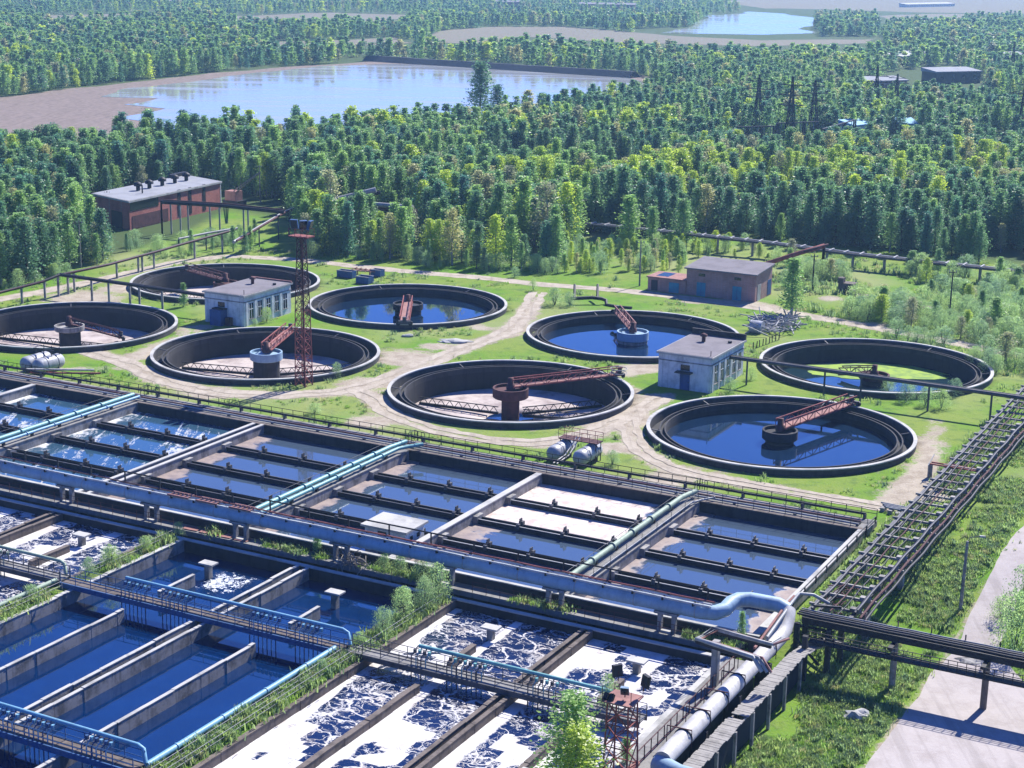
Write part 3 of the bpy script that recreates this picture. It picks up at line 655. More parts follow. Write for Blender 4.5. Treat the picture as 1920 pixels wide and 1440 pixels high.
# pipes lying along three divider walls
def wall_pipe(label, a, mat, r, z, b0=116.0, b1=144.6, bend=0.0, fl=True):
    t = thing('pipe', label, 'pipe', W(a, 130, ZR)); pts = [W(a, b0, z), W(a, b1 - 2.4, z)]
    if bend: pts += [W(a + bend * .35, b1 - 1.2, z), W(a + bend, b1, z + .1)]
    else: pts += [W(a, b1, z)]
    MB().tube(pts, r, 12).build('pipe_run', mat, t)
    for b in np.arange(b0 + 2, b1 - 2, 4.2):
        if fl: MB().tube([W(a, b - .05, z), W(a, b + .05, z)], r * 1.5, 12).build('flange', mat, t)
        MB().ab(a - r * .8, a + r * .8, b + .6, b + .9, ZR - .02, z - r * .6).build('saddle', 'steel_dark', t)
    return t
wall_pipe('bright teal pipe on the first piped wall, left one of the pair', -127.2, 'pipe_teal', .25, 1.45)
wall_pipe('thinner pale teal pipe beside it, right one of the pair on the first piped wall', -126.3, 'pipe_skyblue', .16, 1.35)
wall_pipe('thick pale teal pipe on the long piped wall, left one of the pair', -90.1, 'pipe_teal', .24, 1.4, bend=.5)
wall_pipe('second pale teal pipe on the long piped wall, right one of the pair', -89.1, 'pipe_teal', .2, 1.4, bend=1.6)
wall_pipe('pale grey green pipe on the walkway wall beside the creamy scum', -56.9, 'pipe_green', .26, 1.45, bend=.6)
wall_pipe('thin grey pipe on the right edge of the walkway wall', -55.8, 'pipe_grey', .1, 1.15, bend=1.5, fl=False)
for a, lab in ((-128.0, 'thin railing along the left edge of the first piped wall'), (-90.4 - .15, 'thin railing along the left edge of the long piped wall'), (-57.3 + .1, 'thin railing along the left edge of the pale green pipe walkway'), (-55.6, 'dark railing along the right edge of the pale green pipe walkway')):
    railing('wall_railing', lab, [W(a, 116.5, ZR), W(a, 143.5, ZR)], .95, 3.2, r=.025, mat='steel_grey', group='railings on the piped walls')
# pump kiosk standing in the basin
t = thing('pump_kiosk', 'small white concrete kiosk standing in the basin beside the blue pipe', 'kiosk', W(-76.4, 122, -.7))
MB().ab(-78.6, -74.3, 119.7, 123.0, -.7, 1.55).build('kiosk_wall', 'white_wall', t); MB().ab(-78.9, -74.0, 119.4, 123.3, 1.55, 1.75).build('roof', 'coping', t)
for b_ in (120.5, 121.7): MB().ab(-74.32, -74.27, b_, b_ + .5, .6, 1.0).build('vent_opening', 'glass', t)
MB().ab(-77.2, -76.3, 119.66, 119.71, -.3, 1.3).build('door', 'concrete_dark', t)

# ------------------------------------------------------------------ big blue pipe on portals in front of the upper basins
t = thing('main_pipe', 'large pale blue pipe running on concrete portals across the whole plant', 'pipe', W(-90, 114.4, .0))
bz, br = 2.3, .6
pts = [W(-175, 114.4, bz), W(-43.6, 114.4, bz), W(-42.6, 114.7, bz), W(-42.1, 115.5, bz + .1), W(-42.0, 116.6, bz + .3), W(-41.7, 117.4, bz + .35), W(-40.9, 117.9, bz + .35), W(-38.6, 118.1, bz + .3), W(-37.8, 118.1, bz)]
MB().tube(pts, br, 22).build('pipe_run', 'pipe_blue', t)
for a in np.arange(-170, -43, 5.25): MB().tube([W(a - .03, 114.4, bz), W(a + .03, 114.4, bz)], br + .035, 22).build('joint_band', 'pipe_grey', t)
for a in (-120, -109.5, -99.0, -88.6, -77.6, -66.9, -56.5, -46.5):
    g = thing('pipe_portal', 'concrete portal with two legs under the blue pipe near ' + {-120: 'the left photo edge', -109.5: 'the brown foam tank wall', -99.0: 'the left berm shrubs', -88.6: 'the flat rusty sheets', -77.6: 'the heap of branches', -66.9: 'the big green bushes', -56.5: 'the double brown wall', -46.5: 'the upward pipe bend'}[a], 'pipe support', W(a, 114.5, 0), 'portals under the blue pipe')
    for s in (-.6, .6): MB().ab(a + s - .17, a + s + .17, 114.2, 114.6, -.02, 1.55).build('leg', 'concrete', g)
    MB().ab(a - 1.0, a + 1.0, 113.95, 114.85, 1.55, 1.75).build('crossbeam', 'concrete', g); MB().ab(a - .42, a + .42, 114.1, 114.7, -.05, .16).build('plinth', 'coping', g)
for (bb, z, r, mt, lab, b0) in ((114.0, 3.0, .09, 'pipe_white', 'white lagged pipe lying on top of the blue pipe, front one', -175), (114.45, 3.02, .08, 'pipe_white', 'second pale pipe lying on top of the blue pipe', -104), (114.9, 3.05, .07, 'rust', 'rust red pipe behind the pale pipes on the blue pipe', -96), (115.15, 2.95, .06, 'rust_dark', 'dark rusty cable pipe at the back of the blue pipe', -175)):
    t = thing('service_pipe', lab, 'pipe', W(-90, bb, z)); e = -42.8
    MB().tube([W(a, bb + .05 * math.sin(a), z) for a in np.arange(b0, e, 2.5)] + [W(e, bb, z)], r, 7).build('pipe_run', mt, t)
    for a in np.arange(max(b0, -130), e, 2.6): MB().ab(a - .06, a + .06, bb - .14, bb + .14, z - .2, z + r * .4).build('saddle', 'steel_dark', t)
for a, lab in ((-96.5, 'first'), (-93.2, 'second'), (-89.4, 'third')):
    b = MB()
    for k in range(5): b.tube([W(a + k * .5, 113.9, 3.12), W(a + k * .5 + .25, 114.8, 3.14)], .07, 5)
    b.tube([W(a - .1, 113.9, 3.12), W(a + 2.3, 113.9, 3.12)], .1, 6); b.tube([W(a - .1, 114.8, 3.14), W(a + 2.3, 114.8, 3.14)], .1, 6)
    b.build('pipe_manifold', 'rust_pink', label='rusty pink zigzag manifold on the blue pipe, %s of three from the left' % lab, cat='manifold')
railing('pipe_railing', 'long dark handrail standing above the blue pipe', [W(-175, 115.3, 2.85), W(-43.5, 115.3, 2.85)], 1.1, 4.2, rails=(1.0,), r=.075)
# low walkway in front of it, with a dark channel before the front tanks
MB().ab(-160, -40.2, 113.75, 115.2, -.5, 0).build('service_walkway', 'slab', label='weedy concrete walkway in the shade of the blue pipe', cat='walkway')
MB().ab(-160, -40.2, 112.2, 113.75, -1.6, -1.2).build('channel_floor', 'concrete_dark', kind='structure')
MB().ab(-160, -40.3, 112.25, 113.7, -1.2, -1.0).build('channel_water', 'water_clear', kind='structure')
railing('walkway_railing', 'thin rusty railing on the channel edge below the blue pipe, right stretch', [W(-64, 113.85, 0), W(-43, 113.85, 0)], .95, 1.3, r=.025, mat='rust_dark')
railing('walkway_railing', 'thin rusty railing on the channel edge below the blue pipe, left stretch', [W(-118, 113.85, 0), W(-96, 113.85, 0)], .95, 1.5, r=.025, mat='rust_dark')
# ------------------------------------------------------------------ front tanks: foam, blue aeration, foam
def foam_fn(seed, al, ar, thick_left=True):
    def f(A, B):
        u = (A - al); v = ar - A; n = fbm(A, B, 7, seed, 3)
        e = np.exp(-(u / (.5 + 2.4 * n ** 2)) ** 2) * .95 + np.exp(-(v / .4) ** 2) * .55
        e = np.maximum(e, (n > .72) * .9); return np.maximum(e, .10 + .3 * (n - .5))
    return f
FZ, BZ = -.75, -1.15
cells = [(-134.0, -121.3), (-120.8, -114.3), (-114.3, -108.8), (-107.6, -101.3), (-101.3, -95.7)]
for j, (a0, a1) in enumerate(cells): water_grid('foam_water', 'foam_water', a0, a1, 62, 111.75, FZ, foam_fn(50 + j, a0, a1))
for j, (a0, a1) in enumerate(((-64.4, -58.7), (-58.7, -52.7), (-51.8, -46.0), (-46.0, -40.9))):
    b0 = 88.6 if j == 3 else 62; water_grid('foam_water', 'foam_water', a0, a1, b0, 111.75, FZ, foam_fn(60 + j, a0, a1))
def blue_fn(A, B): return 0 * A
water_grid('aeration_water', 'water_blue', -93.1, -67.2, 62, 111.75, BZ, blue_fn, 2.0)
def lane(name, label, mat, a, b0, b1, z0, z1=0.0, th=.26, group=None, panel=True):
    t = thing(name, label, 'wall', W(a, (b0 + b1) / 2, z0), group)
    b = b0; k = 0
    while b < b1 - .2:      # cast in panels, each a little off line
        e = min(b + 3.05, b1); j = random.uniform(-.03, .03); dz = random.uniform(-.05, .02)
        MB().ab(a - th / 2 + j, a + th / 2 + j, b + .015, e - .015, z0, z1 + dz - .06).build('wall_panel', mat, t)
        MB().ab(a - th / 2 + j - .03, a + th / 2 + j + .03, b + .015, e - .015, z1 + dz - .06, z1 + dz).build('wall_cap', 'coping' if mat == 'concrete' else mat, t); b = e
    return t
G1, G2 = 'baffle walls in the blue aeration tank', 'baffle walls in the foam tanks'
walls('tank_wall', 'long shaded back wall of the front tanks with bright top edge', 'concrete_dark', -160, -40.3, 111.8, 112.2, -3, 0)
lane('tank_wall', 'left side wall of the blue aeration tank below the weedy berm', 'concrete', -93.3, 62, 111.8, -3, .02, .4)
lane('baffle_wall', 'single grey baffle wall in the blue tank, left of the double wall, near piece', 'concrete', -86.9, 62, 96.4, -3, -.02, group=G1)
lane('baffle_wall', 'short grey baffle wall in the blue tank beyond the blue bridge, left one', 'concrete', -86.9, 100.8, 105.5, -3, -.02, group=G1)
lane('baffle_wall', 'left half of the long double wall in the blue tank', 'concrete', -80.35, 62, 111.7, -3, .06, group=G1)
lane('baffle_wall', 'right half of the long double wall in the blue tank', 'concrete', -79.35, 62, 111.7, -3, .0, group=G1)
lane('baffle_wall', 'single grey baffle wall in the blue tank, right of the double wall, near piece', 'concrete', -73.5, 62, 96.2, -3, -.02, group=G1)
lane('baffle_wall', 'short grey baffle wall in the blue tank beyond the blue bridge, right one', 'concrete', -73.5, 100.8, 105.0, -3, -.02, group=G1)
lane('tank_wall', 'right side wall of the blue aeration tank beside the grassy strip', 'concrete_dark', -67.0, 62, 111.8, -3, 0, .4)
lane('tank_wall', 'brown left side wall of the right foam tank', 'concrete_brown', -64.55, 62, 111.8, -3, 0, .35)
lane('baffle_wall', 'single brown baffle wall in the right foam tank, near piece', 'concrete_brown', -58.7, 62, 96.3, -3, -.1, .4, G2)
lane('baffle_wall', 'short brown baffle wall in the right foam tank beyond the bridge', 'concrete_brown', -58.7, 100.8, 104.8, -3, -.1, .4, G2)
lane('baffle_wall', 'left half of the brown double wall in the right foam tank', 'concrete_brown', -52.6, 62, 111.7, -3, -.02, .3, G2)
lane('baffle_wall', 'right half of the brown double wall in the right foam tank', 'concrete_brown', -51.85, 62, 111.7, -3, 0, .3, G2)
lane('baffle_wall', 'brown baffle wall beside the crooked tree in the right foam tank', 'concrete_brown', -46.0, 62, 95.6, -3, -.1, .35, G2)
lane('baffle_wall', 'short brown baffle wall behind the pale shrub in the right foam tank', 'concrete_brown', -46.0, 100.8, 104.8, -3, -.1, .35, G2)
lane('tank_wall', 'right side wall of the foam tank under the white pipe', 'concrete', -40.7, 62, 111.8, -3.2, 0, .4)
lane('tank_wall', 'brown divider wall at the far left of the left foam tank', 'concrete_brown', -121.05, 62, 111.8, -3, 0, .3)
lane('tank_wall', 'brown right side wall of the left foam tank', 'concrete_brown', -95.5, 62, 111.8, -3, 0, .35)
lane('baffle_wall', 'short brown baffle wall in the left foam tank beyond the bridge', 'concrete_brown', -101.3, 100.8, 105.6, -3, -.05, .4, G2)
lane('baffle_wall', 'brown baffle wall in the left foam tank, near piece at the photo edge', 'concrete_brown', -101.3, 62, 96.4, -3, -.05, .4, G2)
lane('baffle_wall', 'right half of the brown double wall in the left foam tank', 'concrete_brown', -107.75, 62, 111.7, -3, 0, .3, G2)
lane('baffle_wall', 'left half of the brown double wall in the left foam tank', 'concrete_brown', -108.6, 62, 111.7, -3, .02, .3, G2)
walls('tank_wall', 'short end wall of the foam bay below the crooked tree', 'concrete', -45.8, -40.9, 88.2, 88.6, -3, 0)
for a0, a1 in ((-66.8, -64.75), (-95.3, -93.5), (-45.8, -40.9)):
    b1 = 88.2 if a0 == -45.8 else 111.8; vs, n = [], int((b1 - 62) / .8)
    for i in range(n + 1):
        for k in range(6):
            a = a0 + (a1 - a0) * k / 5; b = 62 + (b1 - 62) * i / n; vs.append(W(a, b, -.12 + .2 * float(fbm(a, b, 1.6, 7)) - .05))
    o = MB().add(vs, [(i * 6 + k, i * 6 + k + 1, i * 6 + k + 7, i * 6 + k + 6) for i in range(n) for k in range(5)]).build('berm', 'ground', kind='structure'); fattr(o.data, 'dirt', [.25] * len(vs)); fattr(o.data, 'wood', [0.1] * len(vs))
for a, lab in ((-86.9, 'left in the blue tank, foam splashed'), (-73.6, 'right one in the blue tank'), (-58.7, 'in the right foam tank'), (-101.4, 'in the left foam tank'), (-46.0, 'behind the pale shrub')):
    t = thing('mixer_post', 'T shaped concrete post in the water, ' + lab, 'post', W(a, 107.5, -3), 'T shaped posts in the front tanks')
    MB().ab(a - .24, a + .24, 107.2, 107.75, -3, .22).build('column', 'concrete', t); MB().ab(a - .75, a + .75, 107.0, 107.95, .22, .36).build('top_plate', 'coping', t)
# foam splash under the left post of the blue tank
pts = []
o = water_grid('splash_foam', 'foam_water', -88.6, -81.2, 103.6, 111.2, BZ + .03, lambda A, B: 0 * A, .5)
kf = N('splash'); pp = kf.pos(); nz = kf.noise(pp, 2.2, 6, .8, 1.0); gx = kf.attr('scum')[0]
fa = kf.ss(kf.math('ADD', nz, kf.math('MULTIPLY', (gx, 'Fac'), .14)), .665, .72)
kf.bsdf(kf.mix(fa, (.001, .014, .058), (.6, .63, .65)), kf.n('ShaderNodeMapRange', {'Value': fa, 'To Min': .08, 'To Max': .8}), 0, nz, .3, .05, ior=1.5)
o.data.materials.clear(); o.data.materials.append(kf.m); av = np.array([v.co[:] for v in o.data.vertices]) + np.array(o.location); aa, bb = av[:, 0] * E1.x + av[:, 1] * E1.y, av[:, 0] * E2.x + av[:, 1] * E2.y
rr_ = np.minimum(np.minimum((aa + 88.6) / 2, (-81.2 - aa) / 2), np.minimum((bb - 103.6) / 2, (111.2 - bb) / 2))
o.data.attributes['scum'].data.foreach_set('value', (np.clip(rr_, 0, 1) * 1.0 + .5 * np.exp(-((aa + 85.5) / 1.2) ** 2 - ((bb - 106.8) / 2.2) ** 2) - (1 - np.clip(rr_, 0, 1)) * 1.5).astype(np.float32))

# ------------------------------------------------------------------ pipe bridges over the front tanks
def bridge(label, a0, a1, b, mat, pmat, pa0, pa1, deck, groups, z=.25):
    t = thing('pipe_bridge', label, 'footbridge', W((a0 + a1) / 2, b, z), 'pipe bridges over the front tanks')
    MB().ab(a0, a1, b - .62, b + .62, z, z + .1).build('deck', deck, t)
    for s in (-.68, .68): MB().ab(a0, a1, b + s - .06, b + s + .06, z - .28, z + .16).build('edge_beam', mat, t)
    for s in (-.6, .6):
        for h in (.55, 1.05): MB().tube([W(a0, b + s, z + h), W(a1, b + s, z + h)], .03, 5).build('handrail', mat, t)
        n = round((a1 - a0) / 1.7); p0 = None
        for i in range(n + 1):
            x = W(a0 + (a1 - a0) * i / n, b + s, z) - WL[t]
            if p0 is None:
                me = MB().bar((0, 0, 0), (0, 0, 1.05), .06).mesh('post', M[mat]); p0 = bpy.data.objects.new('post', me); COL.objects.link(p0); p0.parent = t; p0.location = x
            else: share(p0, t, x)
    MB().tube([W(pa0, b + .75, z + 1.25), W(pa1 - .4, b + .75, z + 1.25), W(pa1 + .1, b + .7, z + 1.1), W(pa1 + .5, b + .4, z + .3)], .15, 10).build('air_pipe', pmat, t)
    for g0, n in groups:   # clusters of thin drop pipes with elbow valves
        for i in range(n):
            a = g0 + i * .42; bb_ = MB(); bb_.tube([W(a, b + .75, z + 1.25), W(a, b + .3, z + 1.05), W(a, b - .25, z + .75), W(a, b - .3, -2.2)], .05, 5)
            bb_.ab(a - .1, a + .1, b + .2, b + .4, z + .85, z + 1.15); bb_.build('drop_pipe', pmat if i % 2 else mat, t)
    return t
bridge('blue steel footbridge with blue air pipe over the middle of the blue tank', -94.6, -66.4, 98.1, 'blue_steel', 'pipe_skyblue', -88.6, -66.6, 'concrete_brown', ((-88.3, 7), (-84.0, 7), (-75.2, 7), (-70.8, 6)))
bridge('blue steel footbridge with blue air pipe at the lower left corner of the photo', -100, -67.2, 75.4, 'blue_steel', 'pipe_skyblue', -100, -67.5, 'concrete_brown', ((-84.6, 6), (-80.2, 6), (-77.0, 6), (-71.9, 6)))
bridge('dark footbridge with pale green air pipe over the right foam tank', -66.2, -41.5, 98.4, 'steel_grey', 'pipe_teal', -60.3, -43.2, 'slab', ((-60.4, 4), (-57.3, 8), (-50.5, 6)))
bridge('dark footbridge with green air pipe over the left foam tank', -121, -94.9, 98.3, 'steel_grey', 'pipe_green', -121, -95.6, 'slab', ((-103.7, 6), (-110.5, 6)))
def berm_pipe(label, a, b0, b1, z, r, mat):
    t = thing('pipe', label, 'pipe', W(a, (b0 + b1) / 2, -.1)); MB().tube([W(a, b0, z), W(a, b1, z)], r, 14).build('pipe_run', mat, t)
    for b in np.arange(b0 + 3, b1, 5.0):
        MB().tube([W(a, b - .06, z), W(a, b + .06, z)], r * 1.22, 14).build('flange', mat, t); MB().ab(a - r, a + r, b + .4, b + .65, -.2, z - r * .5).build('saddle', 'concrete_dark', t)
berm_pipe('smooth pale blue pipe between the blue bridges at the right edge of the tank', -67.0, 75.9, 97.8, .38, .22, 'pipe_skyblue')
berm_pipe('pale green pipe on the left berm beside the left foam tank', -95.2, 62, 97.6, .42, .2, 'pipe_green')
for a, b0, b1, lab in ((-66.0, 62, 97.0, 'thin pale cable railing on the grassy strip, left line'), (-65.1, 62, 111, 'thin pale cable railing on the grassy strip, right line'), (-94.0, 62, 97, 'thin pale railing on the left berm below the bridge'), (-94.2, 99.5, 111.5, 'thin pale railing on the left berm above the bridge')):
    railing('cable_railing', lab, [W(a, b0, -.05), W(a, b1, -.05)], .8, 2.6, r=.022, mat='steel_pale', group='cable railings on the berms')
for k, (a, b) in enumerate(((-66, 80.5), (-66, 93.0), (-66, 69))):
    MB().ab(a - 1.0, a + 1.0, b - .1, b + .1, .0, .1).ab(a - 1.0, a + 1.0, b + .35, b + .55, .0, .1).build('cross_slab', 'concrete_dark', label=['pair of dark beams across the grassy strip, near the photo bottom', 'pair of dark beams across the grassy strip, by the blue bridge', 'pair of dark beams across the grassy strip, lowest'][k], cat='beam')
# flat rusty sheets, a heap of branches and odd debris on the service walkway
for k in range(4): MB().hexa([W(-95.0 + k * 1.9 + da, 113.9 + db, .03 + dz) for dz in (.0, .06) for da, db in ((0, 0), (1.6, .1), (1.5, 1.0), (-.1, .9))]).build('rusty_sheet', 'rust_pink', label='flat rusty sheet on the walkway, ' + ['leftmost', 'second from left', 'third from left', 'rightmost'][k] + ' of four in a row', cat='metal sheet', group='rusty sheets on the walkway')
b = MB()
for k in range(70):
    c = W(-76.3 + random.gauss(0, .7), 113.9 + random.gauss(0, .35), .1 + abs(random.gauss(0, .45))); d = Vector((random.gauss(0, 1), random.gauss(0, 1), random.gauss(0, .4))).normalized() * random.uniform(.5, 1.1); b.tube([c - d, c + d * .2 + Vector((0, 0, .1)), c + d], .035, 4, False)
b.build('branch_heap', 'wood_grey', label='heap of grey branches on the walkway under the blue pipe', cat='branch heap')
# ------------------------------------------------------------------ right side: white pipe, plank walkway, pipe rack, trestle
GZ0 = -2.5
t = thing('white_pipe', 'thick white pipe with steel hoops along the right edge of the foam tank', 'pipe', W(-37.5, 105, GZ0))
MB().tube([W(-37.8, 118.1, 2.3), W(-37.6, 117.4, 1.9), W(-37.5, 116.6, 1.3), W(-37.5, 115.5, 1.05), W(-37.5, 93.2, .95), W(-37.5, 92.5, .9)], .62, 24).build('pipe_run', 'pipe_white', t)
for b in (113, 109.6, 106.2, 102.8, 99.4, 96.0):
    MB().tube([W(-37.5, b - .05, 1), W(-37.5, b + .05, 1)], .67, 24).build('hoop', 'steel_dark', t)
    MB().bar(W(-38.7, b, 1.62), W(-36.9, b, 1.66), .07).bar(W(-38.7, b, 1.62), W(-38.7, b, -.1), .06).bar(W(-36.9, b, 1.66), W(-36.9, b, .3), .05).build('hanger', 'rust_dark', t)
for b in (112, 105.5, 99, 93.5): MB().ab(-38.1, -36.9, b - .2, b + .2, GZ0, .3).build('pier', 'concrete_dark', t)
t = thing('pipe', 'pale blue pipe turning right from the foot of the white pipe at the photo bottom', 'pipe', W(-33, 92, GZ0))
MB().tube([W(-37.9, 92.6, .55), W(-37.0, 92.2, .55), W(-36.0, 91.8, .55), W(-20, 91.2, .4)], .66, 22).build('pipe_run', 'pipe_blue', t)
for a in (-34, -28): MB().ab(a - .3, a + .3, 91.2, 92.2, GZ0, .0).build('pier', 'concrete_dark', t)
t = thing('plank_walkway', 'grey plank walkway on posts beside the white pipe, curving at its far end', 'walkway', W(-35.8, 105, GZ0))
pl = [(-35.9, 92.0, .25), (-35.85, 100, .3), (-35.8, 108, .35), (-35.7, 114, .4), (-35.4, 116.6, .3), (-34.8, 118.6, .1), (-33.9, 120.0, -.2)]
pp = [W(*p) for p in pl]; seg = []
for p, q in zip(pp[:-1], pp[1:]):
    n = max(1, int((q - p).length / .31))
    for i in range(n): seg.append((p.lerp(q, i / n), (q - p).normalized()))
b = MB()
for k, (x, d) in enumerate(seg):
    if k in (31, 32): continue
    s = Vector((-d.y, d.x, 0)).normalized(); ll, rr = .62 + random.uniform(-.05, .05), .62 + random.uniform(-.07, .07); zz = Vector((0, 0, random.uniform(-.015, .015))); dd = d * .145
    lo = [x - s * rr - dd, x - s * rr + dd, x + s * ll + dd, x + s * ll - dd]
    b.hexa([v + zz for v in lo] + [v + zz + Vector((0, 0, .05)) for v in lo])
b.build('plank_deck', 'plank', t)
for s in (-.45, .45): MB().tube([p + E1 * s - Vector((0, 0, .1)) for p in pp], .08, 5).build('stringer', 'wood_grey', t)
for a, bb in [(-35.85, x) for x in (93, 96.5, 100, 103.5, 107, 110.5, 114)]:
    for s in (-.4, .62): MB().ab(a + s - .11, a + s + .11, bb - .11, bb + .11, GZ0 - .3, .25).build('post', 'concrete', t)
MB().ab(-36.1, -35.85, 60, 116.4, -2.8, .05).build('shade_wall', 'embank', label='dark added wall standing in for the shadow below the plank walkway', cat='wall')  # added wall, its near-black colour stands in for the deep shadow under the planks
railing('walkway_railing', 'short brown railing between the foam tank and the white pipe', [W(-39.3, 92.5, .0), W(-39.3, 110.5, .0)], 1.05, 1.15, rails=(1.0, .1), r=.04, mat='rust_dark')
MB().ab(-40.5, -38.3, 60, 112.2, -2.6, -.02).build('wall_ledge', 'slab', label='concrete ledge between the foam tank and the white pipe', cat='ledge')
# raised pipe loop on a tall column
t = thing('pipe_loop', 'raised loop of grey pipes on a tall concrete column beside the white pipe', 'pipe loop', W(-39.5, 106.9, -.5))
MB().ab(-39.75, -39.25, 106.65, 107.15, -.5, 3.55).build('column', 'concrete', t)
lz = 3.7
A1, A2, A3, A4 = [P(*p, lz) for p in ((1306, 1198), (1335, 1178), (1446, 1208), (1412, 1232))]
A5 = P(1462, 1196, lz)
for k, (off, r, mt) in enumerate((((0, 0), .16, 'pipe_grey'), ((.45, .1), .13, 'steel_pale'), ((.8, .2), .1, 'rust_pink'))):
    o = E1 * off[0] * .8 + E2 * off[1]; MB().tube([A5 + o, A3 + o * .3, A2 + o, A1 + o * .4, A1.lerp(A4, .3) + o, A4 + o, A4 + (A4 - A1).normalized() * .8 + o - Vector((0, 0, .9))], r, 8).build('pipe_run', mt, t)
MB().bar(A1 - Vector((0, 0, .22)), A4 - Vector((0, 0, .22)), .22).bar(A2 - Vector((0, 0, .22)), A3 - Vector((0, 0, .22)), .22).bar(A1 - Vector((0, 0, .22)), A2 - Vector((0, 0, .22)), .2).build('frame', 'steel_dark', t)
for px, py, dx in ((1335, 1205, 0),): pass
# ladder-like pipe rack running away along the grass bank
rz = 1.5; b0, b1 = 121.2, 205.0
t = thing('pipe_rack', 'long ladder like pipe rack on posts running away along the grass bank', 'pipe rack', W(-35, 160, -2))
for a, w_ in ((-37.0, .3), (-36.3, .16), (-33.6, .34)): MB().ab(a - w_ / 2, a + w_ / 2, b0, b1, rz - .34, rz).build('girder', 'steel_grey', t)
for k, b in enumerate(np.arange(b0 + 1, b1, 2.72)):
    MB().ab(-37.35, -32.6, b - .1, b + .1, rz + .01, rz + .2).build('rung', 'concrete', t)
    if k % 1 == 0: MB().ab(-33.95, -33.1, b - .26, b + .26, rz + .2, rz + .42).build('bearing_block', 'concrete', t)
for a, z, r, mt in ((-36.6, .32, .1, 'steel_grey'), (-33.2, .62, .14, 'steel_dark'), (-32.75, .3, .1, 'rust_dark'), (-35.9, .24, .07, 'steel_dark'), (-35.2, .26, .06, 'rust_dark'), (-34.5, .24, .05, 'steel_dark'), (-32.4, .05, .12, 'steel_dark'), (-32.9, -.2, .12, 'steel_dark'), (-33.0, .9, .08, 'steel_grey')):
    MB().tube([W(a + .06 * math.sin(b * .7 + a), b, rz + z) for b in np.arange(b0 - .6, b1, 2.0)], r, 7).build('pipe_run', mt, t)
for b in np.arange(126, b1, 10.5):
    for a in (-36.9, -33.6): MB().ab(a - .22, a + .22, b - .3, b + .3, float(ground_z(np.array(a), np.array(b))) - .3, rz - .34).build('post', 'concrete', t)
# the bottom of the rack bay near the junction is full of rusty odds and ends
b = MB()
for k in range(26):
    c = W(random.uniform(-36.6, -34), random.uniform(122, 128), rz - .1 + random.uniform(-.15, .25)); d = Vector((random.gauss(0, 1), random.gauss(0, 1), random.gauss(0, .2))).normalized() * random.uniform(.3, 1.0); b.bar(c - d, c + d, .07)
b.build('scrap_iron', 'rust_dark', label='tangle of rusty scrap iron lying on the near end of the pipe rack', cat='scrap')
# dark pipe trestle crossing the road
t = thing('pipe_trestle', 'dark pipe trestle with lattice railing crossing the gravel road on concrete posts', 'pipe trestle', W(-27, 118.6, GZ0))
a0, a1 = -36.6, -4.0
MB().ab(a0, a1, 118.0, 118.15, 1.5, 2.05).ab(a0, a1, 119.4, 119.55, 1.5, 2.05).ab(a0, a1, 118.15, 119.4, 1.55, 1.65).build('box_girder', 'steel_dark', t)
for bb, z, r, mt in ((118.3, 2.12, .09, 'steel_dark'), (118.7, 2.14, .08, 'steel_grey'), (119.05, 2.12, .09, 'steel_dark'), (119.4, 2.16, .06, 'pipe_grey')): MB().tube([W(a, bb + .04 * math.sin(a * 1.3), z) for a in np.arange(a0 - .5, a1, 1.8)], r, 7).build('pipe_run', mt, t)
MB().ab(a0 + 1, a1, 116.7, 117.75, .55, .66).build('catwalk', 'steel_dark', t)
for z in (.95, 1.2, 1.5): MB().ab(a0 + 1, a1, 116.68, 116.73, z, z + .05).build('catwalk_rail', 'steel_dark', t)
p0 = None
for a in np.arange(a0 + 1, a1, .68):
    x = W(a, 116.7, .6) - WL[t]
    if p0 is None: me = MB().bar((0, 0, 0), (0, 0, .95), .045).mesh('railing_post', M['steel_dark']); p0 = bpy.data.objects.new('railing_post', me); COL.objects.link(p0); p0.parent = t; p0.location = x
    else: share(p0, t, x)
for a in np.arange(a0 + 2, a1, 2.6): MB().ab(a - .05, a + .05, 119.6, 119.62, 2.0, 2.6).build('marker_post', 'rust_pink' if random.random() < .4 else 'steel_dark', t)
for a in (-29.2, -22.2, -15.2, -8.2):
    MB().tube([W(a, 118.3, GZ0 - .2), W(a, 118.3, 1.5)], .26, 12).build('post', 'concrete' if a != -22.2 else 'concrete_brown', t)
    MB().ab(a - .18, a + .18, 116.7, 119.6, 1.3, 1.5).build('bracket', 'steel_dark', t)
# junction frame where pipe, rack and trestle meet
t = thing('junction_frame', 'dark tangle of posts and beams where rack, trestle and white pipe meet', 'pipe support', W(-36, 119.5, GZ0))
for a, b in ((-37.2, 121), (-34.2, 121), (-37.0, 118.2), (-34.4, 118.2), (-35.6, 116.0)): MB().ab(a - .2, a + .2, b - .2, b + .2, GZ0 - .2, 1.4).build('post', 'concrete_dark', t)
for (p, q) in (((-37.4, 121, 1.2), (-34, 121, 1.2)), ((-37.2, 118.2, 1.2), (-34, 118.2, 1.2)), ((-37.2, 121.2, -1.5), (-34.2, 118, 1.0)), ((-34.2, 121.2, -1.5), (-34.4, 118, 1.0)), ((-37.0, 118, .1), (-34.4, 116, -.8)), ((-36.2, 119.6, 2.5), (-34.6, 121.8, 1.9))): MB().bar(W(*p), W(*q), .16).build('beam', 'steel_dark', t)
MB().tube([W(-37.7, 113, 1.9), W(-37.75, 119, 2.75), W(-37.6, 120.2, 3.05), W(-36.6, 120.7, 2.95), W(-35.5, 121.4, 2.2)], .14, 8).build('pipe_run', 'pipe_grey', t)
MB().tube([W(-37.95, 111, 1.75), W(-38.1, 118.6, 2.6), W(-37.9, 119.8, 2.9)], .11, 8).build('pipe_run', 'rust_pink', t)
